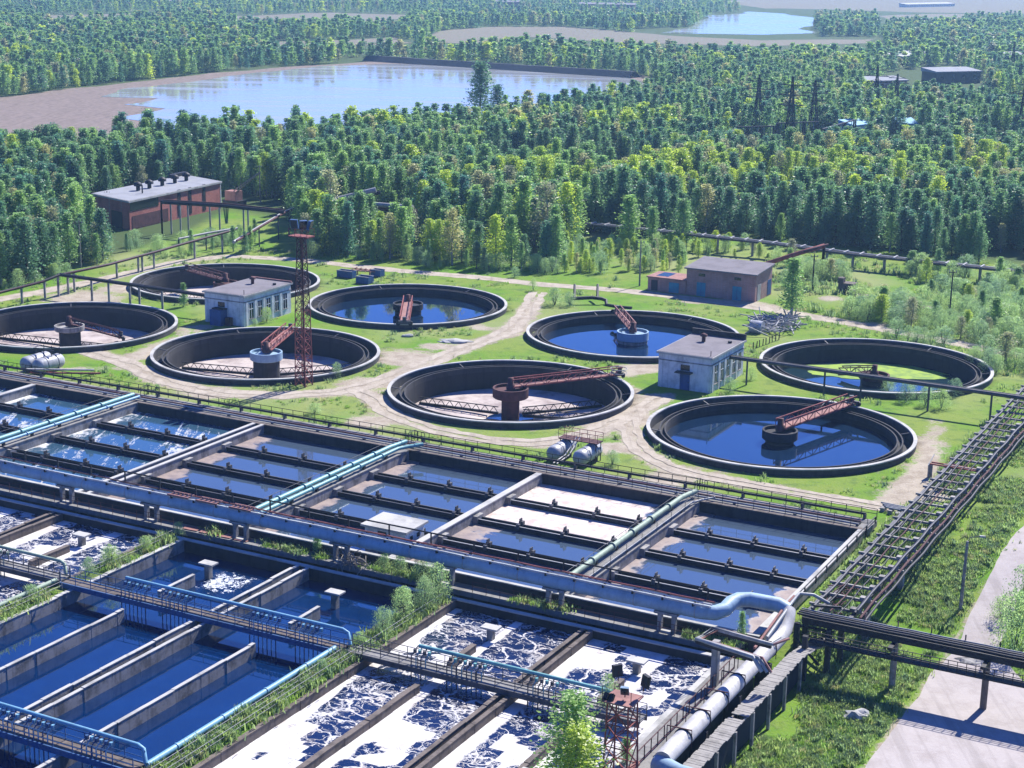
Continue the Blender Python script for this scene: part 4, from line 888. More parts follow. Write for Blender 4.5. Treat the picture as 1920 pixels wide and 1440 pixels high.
# end railing of the upper basins, down the bank
railing('bank_railing', 'low black pipe railing down the right end of the upper basins', [W(-38.8, 146, ZR), W(-38.8, 119.5, ZR)], .7, 3.0, rails=(1.0, .5), r=.06)
# street lamp, stump and stones
t = thing('street_lamp', 'leaning concrete street lamp on the grass beside the gravel road', 'street lamp', W(-27.8, 135.3, GZ0 + .6))
g0 = W(-27.9, 134.6, float(ground_z(np.array(-27.9), np.array(134.6))))
MB().tube([g0 - Vector((0, 0, .3)), g0 + Vector((.1, 0, 6.3))], .15, 10, rr=[.17, .11]).build('pole', 'concrete', t)
MB().tube([g0 + Vector((.1, 0, 6.2)), g0 + Vector((.35, .3, 6.5)), g0 + Vector((1.2, .4, 6.6))], .035, 6).build('bracket_arm', 'steel_grey', t)
MB().box(0, .5, -.12, .12, 0, .12); b = MB(); c = g0 + Vector((1.2, .4, 6.52)); b.hexa([c + Vector(v) for v in ((0, -.12, 0), (.55, -.1, .02), (.55, .1, .02), (0, .12, 0), (0, -.1, .16), (.5, -.06, .12), (.5, .06, .12), (0, .1, .16))]); b.build('lamp_head', 'steel_pale', t)
def rock(name, label, p, s, mat='coping', cat='rock', group=None, seed=0):
    b = MB(); n, m = 12, 7; vs = []
    for i in range(m):
        for k in range(n):
            th, ph = math.pi * i / (m - 1), 2 * math.pi * k / n; d = Vector((math.sin(th) * math.cos(ph), math.sin(th) * math.sin(ph), math.cos(th)))
            r = 1 + (float(vnoise(d.x * 2 + seed, d.y * 2 + d.z * 3, .8, seed)) - .5) * .7; vs.append(p + Vector((d.x * s[0], d.y * s[1], d.z * s[2])) * r)
    b.add(vs, [(i * n + k, (i + 1) * n + k, (i + 1) * n + (k + 1) % n, i * n + (k + 1) % n) for i in range(m - 1) for k in range(n)]); return b.build(name, mat, label=label, cat=cat, group=group)
rock('boulder', 'white boulder in the grass below the trestle shadow', P(1608, 1342, GZ0 + .2), (1.0, .6, .45), seed=3)
rock('rubble_heap', 'small heap of grey rubble on the road edge behind the trestle post', P(1822, 1242, GZ0), (1.5, .7, .35), 'concrete', 'rubble', seed=5)
for k, (px, py, lab) in enumerate(((1760, 1052, 'pale lump beside the street lamp, upper one'), (1768, 1068, 'pale lump beside the street lamp, lower one'), (1530, 690, None))):
    if lab: rock('stone', lab, P(px, py, -1.2), (.7, .4, .3), seed=8 + k)
# ------------------------------------------------------------------ lattice floodlight masts
def lattice(b, c, w0, w1, z0, z1, n, r, xr=None):
    cs = [(-1, -1), (1, -1), (1, 1), (-1, 1)]
    at = lambda k, f: c + E1 * cs[k % 4][0] * (w0 + (w1 - w0) * f) / 2 + E2 * cs[k % 4][1] * (w0 + (w1 - w0) * f) / 2 + Vector((0, 0, z0 + (z1 - z0) * f))
    for k in range(4):
        b.bar(at(k, 0), at(k, 1), r * 2)
        for i in range(n):
            f0, f1 = i / n, (i + 1) / n; b.bar(at(k, f0), at(k + 1, f1), r * 1.1); b.bar(at(k + 1, f0), at(k, f1), r * 1.1); b.bar(at(k, f1), at(k + 1, f1), r * 1.1)
    return b
def floodlight(t, p, d, s, mat='blue_steel'):
    d = Vector(d).normalized(); x = Vector((-d.y, d.x, 0)).normalized() * s * .5; u = x.normalized().cross(d) * s * .62; u = u if u.z > 0 else -u; e = d * s * .4
    h = MB().hexa([p - x - u, p + x - u, p + x + u, p - x + u, p + e - x * 1.15 - u * 1.1, p + e + x * 1.15 - u * 1.1, p + e + x * 1.15 + u * 1.1, p + e - x * 1.15 + u * 1.1]).build('floodlight', mat, t)
    g = MB().hexa([p + e * 1.02 - x - u, p + e * 1.02 + x - u, p + e * 1.02 + x + u, p + e * 1.02 - x + u, p + e * 1.08 - x - u, p + e * 1.08 + x - u, p + e * 1.08 + x + u, p + e * 1.08 - x + u]).build('lens', 'glass', t); 
    MB().bar(p - Vector((0, 0, s * 1.1)), p, .07).build('lamp_bracket', 'rust_dark', t)
mc = Vector((-25.8, 198.4, 0)); t = thing('floodlight_mast', 'tall red lattice floodlight mast standing before the round tanks', 'floodlight mast', mc)
lattice(MB(), mc, 1.55, 1.3, 0, 9.5, 8, .055).build('lower_lattice', 'rust', t); lattice(MB(), mc, 1.3, .75, 9.5, 18.6, 9, .05).build('upper_lattice', 'rust_dark', t)
MB().bar(mc + Vector((.05, 0, 0)), mc + Vector((.05, 0, 18.5)), .16).build('ladder', 'rust_dark', t)
MB().hexa([mc + E1 * a + E2 * b + Vector((0, 0, z)) for z in (18.6, 18.75) for a, b in ((-1.4, -.8), (1.4, -.8), (1.4, .8), (-1.4, .8))]).build('platform', 'rust', t)
for s in (-1.35, 1.35):
    b = MB(); 
    for a in (-1.35, -.45, .45, 1.35): b.bar(mc + E1 * a + E2 * s * .57 + Vector((0, 0, 18.7)), mc + E1 * a + E2 * s * .57 + Vector((0, 0, 19.6)), .05)
    b.bar(mc - E1 * 1.35 + E2 * s * .57 + Vector((0, 0, 19.6)), mc + E1 * 1.35 + E2 * s * .57 + Vector((0, 0, 19.6)), .05); b.build('platform_rail', 'rust', t)
for a, d in ((-.9, (-.3, -1, -.3)), (.2, (.4, -1, -.4)), (1.1, (1, -.3, -.3))): floodlight(t, mc + E1 * a + Vector((0, 0, 20.2)), d, .85)
tc = W(-39.35, 89.8, -.3); t = thing('floodlight_tower', 'rusty lattice tower with square red platform and floodlights at the photo bottom', 'floodlight tower', tc)
lattice(MB(), tc, 1.75, 1.45, 0, 6.2, 4, .055).build('lattice', 'rust', t); PZ = 6.5
MB().hexa([tc + E1 * a + E2 * b + Vector((0, 0, z)) for z in (PZ - .3, PZ - .2) for a, b in ((-1.05, -1.0), (1.05, -1.0), (1.05, 1.0), (-1.05, 1.0))]).build('platform', 'rust_pink', t)
b = MB()
for a, bb in ((-1, -1), (1, -1), (1, 1), (-1, 1)): b.bar(tc + E1 * a + E2 * bb * .95 + Vector((0, 0, PZ - .2)), tc + E1 * a + E2 * bb * .95 + Vector((0, 0, PZ + .8)), .04)
b.build('platform_post', 'rust_dark', t)
for (a, bb, z, d, s, mt) in ((-.75, .9, 1.15, (-.4, .9, -.2), .62, 'steel_dark'), (1.15, .7, .95, (.9, .5, -.2), .62, 'steel_dark'), (.2, -.1, .5, (-.2, -1, -.5), .5, 'pipe_blue')): floodlight(t, tc + E1 * a + E2 * bb + Vector((0, 0, PZ + z)), d, s, mt)
for a in (-.9, -.5): MB().tube([tc + E1 * a - E2 * .75 + Vector((0, 0, PZ - .2)), tc + E1 * a - E2 * .45 + Vector((0, 0, PZ + .12))], .2, 8).build('ballast_box', 'steel_dark', t)
b = MB()
for k in range(16):
    a = -.35 + .06 * (k % 5); b.tube([W(-39.0 + a, 92.4 - .0 * k, .2 + .07 * (k % 4)), W(-39.6 + a * 2, 84 + random.uniform(-1, 1), -.2 + .09 * (k % 4))], .06, 5)
b.build('pipe_bundle', 'rust_pink', label='bundle of thin rusty pipes leading from the tower foot to the white pipe', cat='pipe bundle')

# ------------------------------------------------------------------ buildings
def house(label, a0, a1, b0, b1, h, cat, name, wall, roof, rh=.25, over=.25, cap='coping', base=0.0):
    t = thing(name, label, cat, W((a0 + a1) / 2, (b0 + b1) / 2, base))
    MB().ab(a0, a1, b0, b1, base - .3, base + h).build('wall', wall, t)
    rf = MB().ab(a0 - over, a1 + over, b0 - over, b1 + over, base + h, base + h + rh).build('roof', cap, t)
    fl = MB().ab(a0 - over + .12, a1 + over - .12, b0 - over + .12, b1 + over - .12, base + h + rh, base + h + rh + .04).build('roof_felt', roof, t)
    return t, rf
for nm, lab, a0, b0, base in (('pump_house', 'white pump house right of the mushroom pier tank, narrow windows down its sunny side', -78.1, 185.8, 0), ('pump_house', 'white pump house on the left with a blue porch, between three round tanks', -149.2, 185.7, 0)):
    left = a0 < -100; t, rf = house(lab, a0, a0 + 7.0, b0, b0 + 11.4, 4.3, 'pump house', nm, 'white_wall', 'roof_felt'); t['group'] = 'white pump houses'
    MB().ab(a0 - .06, a0 + 7.06, b0 - .06, b0 + 11.46, 3.45, 3.6).build('cornice_band', 'concrete', t)
    for s0, s1 in ((.25, .55), (6.5, 6.8)): MB().ab(a0 + s0, a0 + s1, b0 - .09, b0, 0, 3.45).build('pilaster', 'white_wall', t)
    dx = a0 + (3.6 if not left else 3.0)
    d = MB().ab(dx - .65, dx + .65, b0 - .05, b0 + .02, 0, 2.05).build('door', 'door_blue', t); MB().ab(dx + .45, dx + .55, b0 - .1, b0 - .05, .95, 1.1).build('handle', 'steel_dark', d)
    MB().ab(dx - 1.05, dx + 1.05, b0 - .95, b0, 2.25, 2.4).build('porch_slab', 'concrete_dark', t)
    wd = MB().ab(dx - .6, dx + .6, b0 - .03, b0 + .02, 2.5, 3.2).build('window', 'glass', t); MB().ab(dx - .66, dx + .66, b0 - .06, b0 - .03, 2.44, 2.5).build('sill', 'concrete', wd)
    if left: MB().ab(dx - 1.0, dx + 1.0, b0 - 1.5, b0 - .05, 0, 2.24).build('porch', 'door_blue', t); MB().ab(dx + 1.3, dx + 2.1, b0 - .9, b0 - .2, 0, 1.2).build('cabinet', 'rust_dark', t)
    for k in range(5):
        b = b0 + 1.15 + k * 2.05; a = a0 + 7.0
        wd = MB().ab(a - .02, a + .04, b, b + 1.05, .95, 3.2).build('window', 'glass', t); MB().ab(a + .03, a + .07, b - .04, b + .06, .95, 3.2).ab(a + .03, a + .07, b + .5, b + .57, .95, 3.2).ab(a + .03, a + .07, b, b + 1.05, 2.3, 2.38).build('frame', 'white_wall', wd); MB().ab(a, a + .14, b - .1, b + 1.15, .85, .95).build('sill', 'concrete', wd)
        MB().ab(a, a + .12, b - .75, b - .3, 0, 3.45).build('pilaster', 'white_wall', t)
    c = W(a0 + 2.9, b0 + 7.6, 4.55); MB().tube([c, c + Vector((0, 0, .75))], .25, 12).lathe([(.48, c.z + .75), (.48, c.z + .95), (.1, c.z + 1.15), (0, c.z + 1.15)], (c.x, c.y, 0), 12).build('roof_vent', 'rust_dark', t)
    c = W(a0 + 6.1, b0 + 8.6, 4.55); MB().tube([c, c + Vector((0, 0, .3))], .26, 12).build('roof_vent', 'steel_dark', t)
    MB().tube([W(a0 + 6.7, b0 + .5, 4.5), W(a0 + 6.7, b0 + .5, 5.25)], .05, 6).build('roof_stub', 'steel_dark', t)
    if not left: MB().ab(a0 - .2, a0 + 7.2, b0 + 11.3, b0 + 11.62, 4.55, 5.3).build('parapet', 'concrete_dark', t)
    else: MB().ab(a0 - .2, a0 + 7.2, b0 + 11.3, b0 + 11.5, 4.55, 4.8).build('parapet', 'rust_pink', t)
def corner(px, py): return AB(P(px, py, 0))
# pale brick garage block with low annex, behind the right tanks
fa, fb = corner(1415, 567); la, lb = corner(1293, 549); wdt = fa - la
t = thing('brick_garage', 'pale red brick garage with two teal doors and a sloping felt roof', 'garage', W((fa + la) / 2, fb + 4, 0))
H0, H1 = 4.2, 4.75
def wedge(a0, a1, b0, b1, z0, h0, h1, th=None):
    return [W(a0, b0, z0 if th is None else h0 - th), W(a1, b0, z0 if th is None else h0 - th), W(a1, b1, z0 if th is None else h1 - th), W(a0, b1, z0 if th is None else h1 - th), W(a0, b0, h0), W(a1, b0, h0), W(a1, b1, h1), W(a0, b1, h1)]
bb0 = fb; MB().hexa(wedge(la, fa, bb0, bb0 + 7.6, -.3, H0, H1)).build('wall', 'brick_pale', t)
MB().hexa(wedge(la - .3, fa + .3, bb0 - .4, bb0 + 8.0, 0, H0 + .24, H1 + .24, .22)).build('roof', 'roof_felt', t)
for u in (.22, .74):
    a = la + wdt * u; d = MB().ab(a - .75, a + .75, bb0 - .05, bb0 + .03, 0, 2.2).build('door', 'door_teal', t); MB().ab(a - .03, a + .03, bb0 - .08, bb0 - .05, .1, 2.1).build('door_seam', 'door_blue', d)
    MB().ab(a - .5, a + .6, bb0 - .04, bb0 + .02, 3.2, 3.65).build('window', 'glass', t)
MB().ab(fa - .02, fa + .05, bb0 + 1.0, bb0 + 2.4, 0, 2.6).build('door', 'coping', t); MB().ab(fa - .02, fa + .05, bb0 + 5.6, bb0 + 7.2, .2, 2.6).build('door', 'door_blue', t)
t = thing('brick_annex', 'low pale annex with holed roof against the left side of the brick garage', 'annex', W(la - 3.2, bb0 + 2, 0))
MB().ab(la - 6.6, la - .02, bb0 - .1, bb0 + 4.6, -.3, 2.15).build('wall', 'brick_pale', t)
rf = MB().ab(la - 6.8, la - .02, bb0 - .3, bb0 + 4.9, 2.15, 2.35).build('roof', 'rust_pink', t); MB().ab(la - 5.6, la - 3.5, bb0 + .9, bb0 + 4.2, 2.351, 2.37).build('roof_hole', 'glass', rf)
MB().ab(la - 6.0, la - 4.9, bb0 - .14, bb0 - .08, .1, 1.8).build('door', 'concrete_dark', t); MB().ab(la - 2.9, la - 1.2, bb0 - .14, bb0 - .08, .1, 1.7).build('door', 'door_teal', t)
# long brick hall at the upper left
ca, cb = corner(244, 432); HL, HW, HH = 46.0, 0, 5.3
ra, rb = corner(415, 391); la2, lb2 = corner(163, 413)
ax = (W(ra, rb) - W(ca, cb)); LX = ax.length; ax.normalize(); ay = W(la2, lb2) - W(ca, cb); LY = ay.length * .82; ay.normalize()
c0 = W(ca, cb)
t = thing('brick_hall', 'long red brick hall with grey roof and roof vents, at the wood edge', 'industrial hall', c0 + ax * LX / 2 + ay * LY / 2)
def quadbox(o, u0, u1, v0, v1, z0, z1): return [o + ax * u + ay * v + Vector((0, 0, z)) for z in (z0, z1) for u, v in ((u0, v0), (u1, v0), (u1, v1), (u0, v1))]
MB().hexa(quadbox(c0, 0, LX, 0, LY, -.5, HH)).build('wall', 'brick', t)
MB().hexa(quadbox(c0, -.3, LX + .3, -.3, LY + .3, HH, HH + .35)).build('roof_edge', 'coping', t); MB().hexa(quadbox(c0, -.1, LX + .1, -.1, LY + .1, HH + .35, HH + .4)).build('roof', 'roof_grey', t)
for u in (.3, .42, .56, .7, .83):
    c = c0 + ax * LX * u + ay * LY * .55 + Vector((0, 0, HH + .4)); MB().tube([c, c + Vector((0, 0, .9))], .4, 10).lathe([(.85, c.z + .9), (.85, c.z + 1.35), (.2, c.z + 1.75), (0, c.z + 1.75)], (c.x, c.y, 0), 12).build('roof_vent', 'steel_dark', t)
c = c0 + ax * LX * .25 + ay * LY * .3 + Vector((0, 0, HH + .4)); MB().tube([c, c + Vector((0, 0, 1.6))], .14, 8).build('roof_pipe', 'steel_dark', t)
MB().hexa(quadbox(c0, LX * .82, LX * 1.0, LY * .96, LY + .32, HH + .35, HH + 1.1)).build('parapet', 'steel_dark', t)
for u0, u1, mt, z0, z1 in ((.0, .3, 'pipe_skyblue', 3.6, 5.6), (.02, .4, 'rust_dark', .2, 2.6), (.5, .54, 'steel_dark', .5, 5.8), (.62, .66, 'steel_dark', .5, 5.8), (.78, .82, 'steel_dark', .5, 5.8)): MB().hexa(quadbox(c0, LX * u0 + .2, LX * u1, -.08, .05, z0, z1)).build('window' if mt == 'pipe_skyblue' else ('gate' if mt == 'rust_dark' else 'downpipe'), mt if mt != 'pipe_skyblue' else 'glass', t)
MB().hexa(quadbox(c0, -.06, .05, LY * .2, LY * .5, -.2, 3.2)).build('gate', 'steel_dark', t)
MB().hexa(quadbox(c0, LX - .2, LX + .06, -.06, LY, .2, HH)).build('end_wall', 'white_wall', t)
# ------------------------------------------------------------------ overhead pipelines and far racks
def pipeline(label, pts, posts, r, mat, pmat='concrete', pw_=.3, extra=None, name='overhead_pipeline', cat='pipeline', slats=False):
    pts = [Vector(p) for p in pts]; t = thing(name, label, cat, (pts[0].x, pts[0].y, 0))
    MB().tube(pts, r, 10).build('pipe_run', mat, t)
    if extra:
        for (dx, dz, r2, m2) in extra: MB().tube([p + Vector((dx, dx * .5, dz)) for p in pts], r2, 6).build('pipe_run', m2, t)
    for (x, y) in posts:
        best = min(((Vector((x, y, 0)) - Vector((p.lerp(q, f).x, p.lerp(q, f).y, 0))).length, p.lerp(q, f).z, p.lerp(q, f).x, p.lerp(q, f).y) for p, q in zip(pts[:-1], pts[1:]) for f in np.linspace(0, 1, 41))
        x, y = best[2], best[3]; MB().bar((x, y, gz(x, y) - .3), (x, y, best[1] - r * .6), pw_).build('post', pmat, t)
    if slats:
        for p, q in zip(pts[:-1], pts[1:]):
            n = int((q - p).length / 2.6); d = (q - p).normalized(); s = Vector((-d.y, d.x, 0))
            for i in range(n): c = p.lerp(q, (i + .5) / n); MB().bar(c - s * 1.1 + Vector((0, 0, r)), c + s * 1.1 + Vector((0, 0, r + .05)), .3, .25).build('crossbeam', 'steel_pale', t)
    return t
pz = 3.3
a1 = W(-71.5, 192.2, pz); pipeline('dark overhead pipeline from the right white pump house across the algae tank', [a1, W(-34.6, 191.6, 3.2), W(-10, 191.0, 3.2)], [W(a, 192.0)[:2] for a in (-68.3, -58.2, -53.9, -45.6, -38.4, -30)], .24, 'steel_grey', 'steel_grey', .2, [(.4, .15, .1, 'steel_dark')])
t = thing('pipe_gantry', 'small rusty gantry reaching from the pipe rack to a single stone post', 'gantry', W(-40, 150, 0))
g1, g2 = P(1745, 868, 1.6), P(1845, 884, 1.6)
for s in (-.35, .35): MB().bar(g1 + E2 * s, g2 + E2 * s, .14).build('rail', 'rust', t)
MB().bar((g1.x, g1.y, -.6), (g1.x, g1.y, 1.5), .4).build('post', 'concrete', t); MB().bar(g1 - E2 * 1.0 + Vector((0, 0, .0)), g1 + E2 * 1.3 + Vector((0, 0, .6)), .08).build('brace', 'steel_pale', t)
for k in range(4): c = g1.lerp(g2, .45 + k * .17); MB().bar(c - E2 * .6, c + E2 * .6, .1).build('crossbar', 'rust_dark', t)
t = thing('pipe_stubs', 'bundle of grey pipe stubs on low blocks at the corner of the upper basins', 'pipe bundle', P(1690, 960, 0))
for k in range(4): p = P(1652 + k * 3, 942 + k * 3, .5); MB().tube([p, p + E1 * 3.4 - E2 * .3], .09, 6).build('pipe_run', 'pipe_grey', t)
for k in range(3): p = P(1658 + k * 14, 952 + k * 5, .2); MB().ab(AB(p)[0] - .2, AB(p)[0] + .2, AB(p)[1] - .8, AB(p)[1] + .3, -.2, .4).build('block', 'concrete', t)
def gp(px, py): v = P(px, py, 0); return (v.x, v.y)
def at(px, py, z): return P(px, py, z)
pipeline('long dark pipeline on posts along the dirt road at the left, back stretch', [at(-30, 556, 2.6), at(80, 528, 2.6), at(110, 516, 3.4), at(200, 497, 2.6), at(300, 470, 2.8), at(330, 461, 3.0), at(440, 431, 3.6)], [gp(*p) for p in ((26, 568), (80, 555), (112, 550), (140, 547), (200, 520), (258, 508), (246, 510), (282, 503), (364, 485), (418, 474))], .22, 'steel_dark', extra=[(.4, .1, .1, 'rust_dark')])
pipeline('dark pipeline crossing the yard towards the left white pump house', [at(108, 515, 3.4), at(250, 535, 3.2), at(395, 556, 3.0)], [gp(*p) for p in ((114, 550), (188, 560), (228, 562), (273, 566), (284, 570), (325, 575))], .22, 'steel_dark', extra=[(.3, .2, .08, 'steel_grey')])
pipeline('high dark pipe bridge passing in front of the brick hall', [at(302, 379, 6.0), at(420, 386, 6.0), at(532, 398, 5.2)], [gp(*p) for p in ((304, 424), (327, 468), (342, 424), (358, 440), (366, 425), (390, 424), (413, 478), (416, 470), (455, 430))], .34, 'steel_dark', pw_=.28, extra=[(.3, .4, .14, 'rust_dark')])
pipeline('sloping grey trestle pipe climbing from the yard to the pipe bridge', [at(438, 454, 2.6), at(530, 400, 4.6), at(560, 388, 4.6)], [gp(*p) for p in ((440, 470), (470, 462), (504, 448), (528, 440))], .3, 'pipe_grey', 'steel_grey', .2, [(.5, .2, .2, 'rust_dark')])
pipeline('pale thin pipe on tall posts above the bushes by the brick hall', [at(335, 448, 2.8), at(390, 437, 3.0), at(445, 428, 3.2)], [gp(*p) for p in ((340, 478), (363, 482), (418, 474))], .2, 'steel_pale', 'steel_grey', .2)
pipeline('pale conveyor pipe among the trees, rising to the right', [at(628, 375, 6), at(705, 356, 8)], [gp(*p) for p in ((640, 420), (690, 410))], .55, 'steel_pale', 'steel_dark', .3, [(.8, -.5, .4, 'steel_dark')])
pipeline('long pale conveyor pipe among the trees behind the mast', [at(640, 378, 6), at(775, 389, 6)], [gp(*p) for p in ((680, 430), (741, 440))], .45, 'steel_pale', 'steel_dark', .3, [(.6, -.8, .4, 'rust_dark')])
bp = [at(1100, 420, 3.0), at(1255, 436, 3.0), at(1440, 456, 2.6), at(1600, 477, 2.4), at(1760, 494, 2.4), at(1960, 515, 2.4)]
pipeline('long pipe rack with pale crossbeams in front of the dark wood', bp, [gp(x, 455 + (x - 1100) * .108 + 18) for x in range(1120, 1950, 62)], .3, 'steel_dark', 'concrete', .4, [(.8, .1, .22, 'pipe_grey'), (-.6, .05, .2, 'steel_grey')], slats=True)
pipeline('rusty red sloping pipe rising over the back pipe rack', [at(1420, 500, 1.2), at(1500, 474, 4.6), at(1545, 461, 5.2)], [gp(*p) for p in ((1476, 508), (1488, 502), (1507, 490), (1540, 490))], .4, 'rust', 'concrete', .4, [(.7, .15, .25, 'rust_dark')])
b = at(1180, 545, 0)
t = thing('valve_pipe', 'black valve pipe with a down bend in the grass behind the ponds', 'pipe', at(1100, 560, 0))
MB().tube([at(1070, 560, .9), at(1110, 558, 1.0), at(1128, 560, .9), at(1136, 563, .6), at(1137, 572, .1), at(1160, 576, .1), at(1185, 578, .1)], .28, 10).build('pipe_run', 'steel_dark', t)
for px in (1077, 1120): MB().tube([at(px, 560, .8), at(px, 560, 0) + Vector((0, 0, 2.2))], .2, 8).build('valve', 'steel_dark', t)
# ------------------------------------------------------------------ cylinders lying behind the basins
def vessel(t, p, d, r, L, mat='tank_metal'):
    q = p + d * L; k = [0, .04, .12, .3, 1 - .3, 1 - .12, 1 - .04, 1] ; pts = [p.lerp(q, f) for f in (0, .015, .05, .12, .88, .95, .985, 1)]
    MB().tube(pts, r, 24, rr=[r * f for f in (.3, .62, .86, 1, 1, .86, .62, .3)]).build('vessel', mat, t)
    for f in (.3, .7):
        c = p.lerp(q, f); s = Vector((-d.y, d.x, 0)); MB().bar(c - s * r * .8 - Vector((0, 0, r)), c + s * r * .8 - Vector((0, 0, r)), .3, .6).build('cradle', 'concrete_dark', t)
        MB().tube([c - d * .05, c + d * .05], r * 1.03, 24).build('band', 'steel_grey', t)
t = thing('pressure_tanks', 'pair of grey pressure cylinders with railed platform at the middle of the back wall', 'pressure tank', W(-73, 151.5, 0))
for a in (-74.7, -71.6): vessel(t, W(a, 149.6, 1.05), E2, .85, 4.8)
MB().ab(-75.2, -70.6, 152.2, 153.6, 2.1, 2.2).build('platform', 'rust_dark', t)
b = MB()
for a in np.arange(-75.2, -70.5, .92):
    for bb in (152.2, 153.6): b.bar(W(a, bb, 2.2), W(a, bb, 3.1), .05)
for bb in (152.2, 153.6): b.bar(W(-75.2, bb, 3.1), W(-70.6, bb, 3.1), .05); b.bar(W(-75.2, bb, 2.65), W(-70.6, bb, 2.65), .04)
b.build('platform_rail', 'rust', t)
for a, bb in ((-75, 152.3), (-70.8, 152.3), (-75, 153.5), (-70.8, 153.5)): MB().bar(W(a, bb, 0), W(a, bb, 2.1), .1).build('leg', 'rust_dark', t)
for a in (-73.4, -73.0): MB().tube([W(a, 153, 2.4), W(a - .1, 150.5, 1.0), W(a, 147.5, .9)], .07, 6).build('feed_pipe', 'pipe_white', t)
t = thing('pressure_tanks', 'pair of grey pressure cylinders with dark frame on the left end of the back wall', 'pressure tank', W(-147.5, 152, 0))
for a in (-149.4, -147.3): vessel(t, W(a, 149.6, 1.1), E2, .95, 4.6)
b = MB()
for a in (-149.6, -148.3, -147): b.bar(W(a, 152.2, 1.9), W(a, 152.2, 2.9), .08); b.bar(W(a, 153.6, 1.9), W(a, 153.6, 2.9), .08)
b.bar(W(-150, 152.2, 2.7), W(-146.6, 152.2, 2.7), .14).bar(W(-150, 153.6, 2.7), W(-146.6, 153.6, 2.7), .14); b.build('frame', 'steel_dark', t)
t = thing('pipe_pair', 'red and white pipes sloping from the left cylinders to the walkway', 'pipe', W(-142, 150, 0))
MB().tube([W(-146.8, 147.5, 1.3), W(-141.2, 153.4, .7)], .14, 8).build('pipe_run', 'pipe_white', t); MB().tube([W(-146.0, 147.0, 1.1), W(-139.6, 152.8, .6)], .12, 8).build('pipe_run', 'rust', t)
# open skips round a rusty frame
skips = ((650, 520), (684, 531), (708, 518))
for k, (px, py) in enumerate(skips):
    c = at(px, py, 0); t = thing('waste_skip', ['dark open waste skip left of the rusty frame', 'dark open waste skip in front of the rusty frame', 'small dark open waste skip right of the rusty frame'][k], 'skip', c, 'waste skips in the grass')
    a, b = AB(c); L, w_ = (3.0, 1.4) if k == 0 else ((2.4, 1.7) if k == 1 else (1.9, 1.4)); b_ = MB()
    for (u0, u1, v0, v1) in ((-L / 2, L / 2, -w_ / 2, -w_ / 2 + .1), (-L / 2, L / 2, w_ / 2 - .1, w_ / 2), (-L / 2, -L / 2 + .1, -w_ / 2 + .1, w_ / 2 - .1), (L / 2 - .1, L / 2, -w_ / 2 + .1, w_ / 2 - .1)): b_.ab(a + u0, a + u1, b + v0, b + v1, .1, 1.15)
    b_.build('side_wall', 'blue_steel', t); MB().ab(a - L / 2, a + L / 2, b - w_ / 2, b + w_ / 2, 0, .1).build('floor_plate', 'steel_dark', t); MB().ab(a - L / 2 - .05, a + L / 2 + .05, b - w_ / 2 - .05, b - w_ / 2 + .12, 1.15, 1.22).ab(a - L / 2 - .05, a + L / 2 + .05, b + w_ / 2 - .12, b + w_ / 2 + .05, 1.15, 1.22).build('top_rim', 'steel_pale', t)
a, b = AB(at(680, 516, 0)); b_ = MB()
for k in range(5): b_.bar(W(a - 2 + k, b - .8, .8), W(a - 2 + k * .9, b + 1.4, .9), .14)
b_.bar(W(a - 2.4, b - .6, .7), W(a + 2.6, b - .2, .9), .2).bar(W(a - 2.2, b + 1, .7), W(a + 2.6, b + 1.2, .8), .2); b_.bar(W(a - 1, b, 0), W(a - 1, b, .8), .2).bar(W(a + 1.4, b, 0), W(a + 1.4, b, .8), .2)
b_.build('scrap_framework', 'rust_pink', label='rusty steel frame lying between the open skips', cat='steel frame')
rock('debris_heap', 'white debris heap in the grass between the tanks', at(852, 640, .1), (2.4, 1.0, .3), 'coping', 'debris', seed=21); rock('debris_heap', 'small white debris lump near the blue water tank', at(765, 630, .1), (.9, .5, .3), 'coping', 'debris', seed=22)
# scrap yard right of the back pond
b = MB()
for k in range(170):
    c = at(1452 + random.uniform(-1, 1) * 44, 606 + random.uniform(-1, 1) * 14, .2 + abs(random.gauss(0, .35))); d = Vector((random.gauss(0, 1), random.gauss(0, .7), random.gauss(0, .25))).normalized() * random.uniform(.5, 2.2); b.bar(c - d, c + d, .13)
b.build('scrap_heap', 'steel_pale', label='heap of tangled scrap pipes and girders right of the thin bridge tank', cat='scrap')
t = thing('scrap_cylinder', 'short wide grey cylinder lying by the scrap heap', 'cylinder', at(1415, 618, 0)); c = at(1408, 612, .8); MB().tube([c, c + E1 * 1.8], .95, 20).build('drum_body', 'tank_metal', t); MB().tube([c - E1 * .03, c], .8, 20).build('drum_end', 'concrete_dark', t)
for k in range(9): p = at(1412 + k * 6, 655 - k * 2.2, 0); MB().bar(p - Vector((0, 0, .2)), p + Vector((random.uniform(-.1, .1), 0, 1.0)), .12).build('stake', 'rust_dark', label='short dark stake in the row at the left rim of the algae tank', cat='stake', group='stakes by the algae tank')
for k, (px, py, lab) in enumerate(((1590, 548, 'ruined brick stub among the shrubs, left one'), (1612, 572, 'ruined brick stub among the shrubs, lower one'), (1735, 595, 'dark ruined hut among the shrubs at the right'))):
    a, b = AB(at(px, py, 0)); t = thing('ruin', lab, 'ruin', at(px, py, 0)); MB().ab(a - 1.4, a + 1.2, b - 1, b + 1, -.2, 1.6).ab(a - 1.5, a - .6, b - 1.05, b + .2, 1.6, 2.4).build('wall', 'concrete_brown', t); MB().ab(a - .3, a + .4, b - 1.04, b - .9, 0, 1.2).build('opening', 'glass', t)
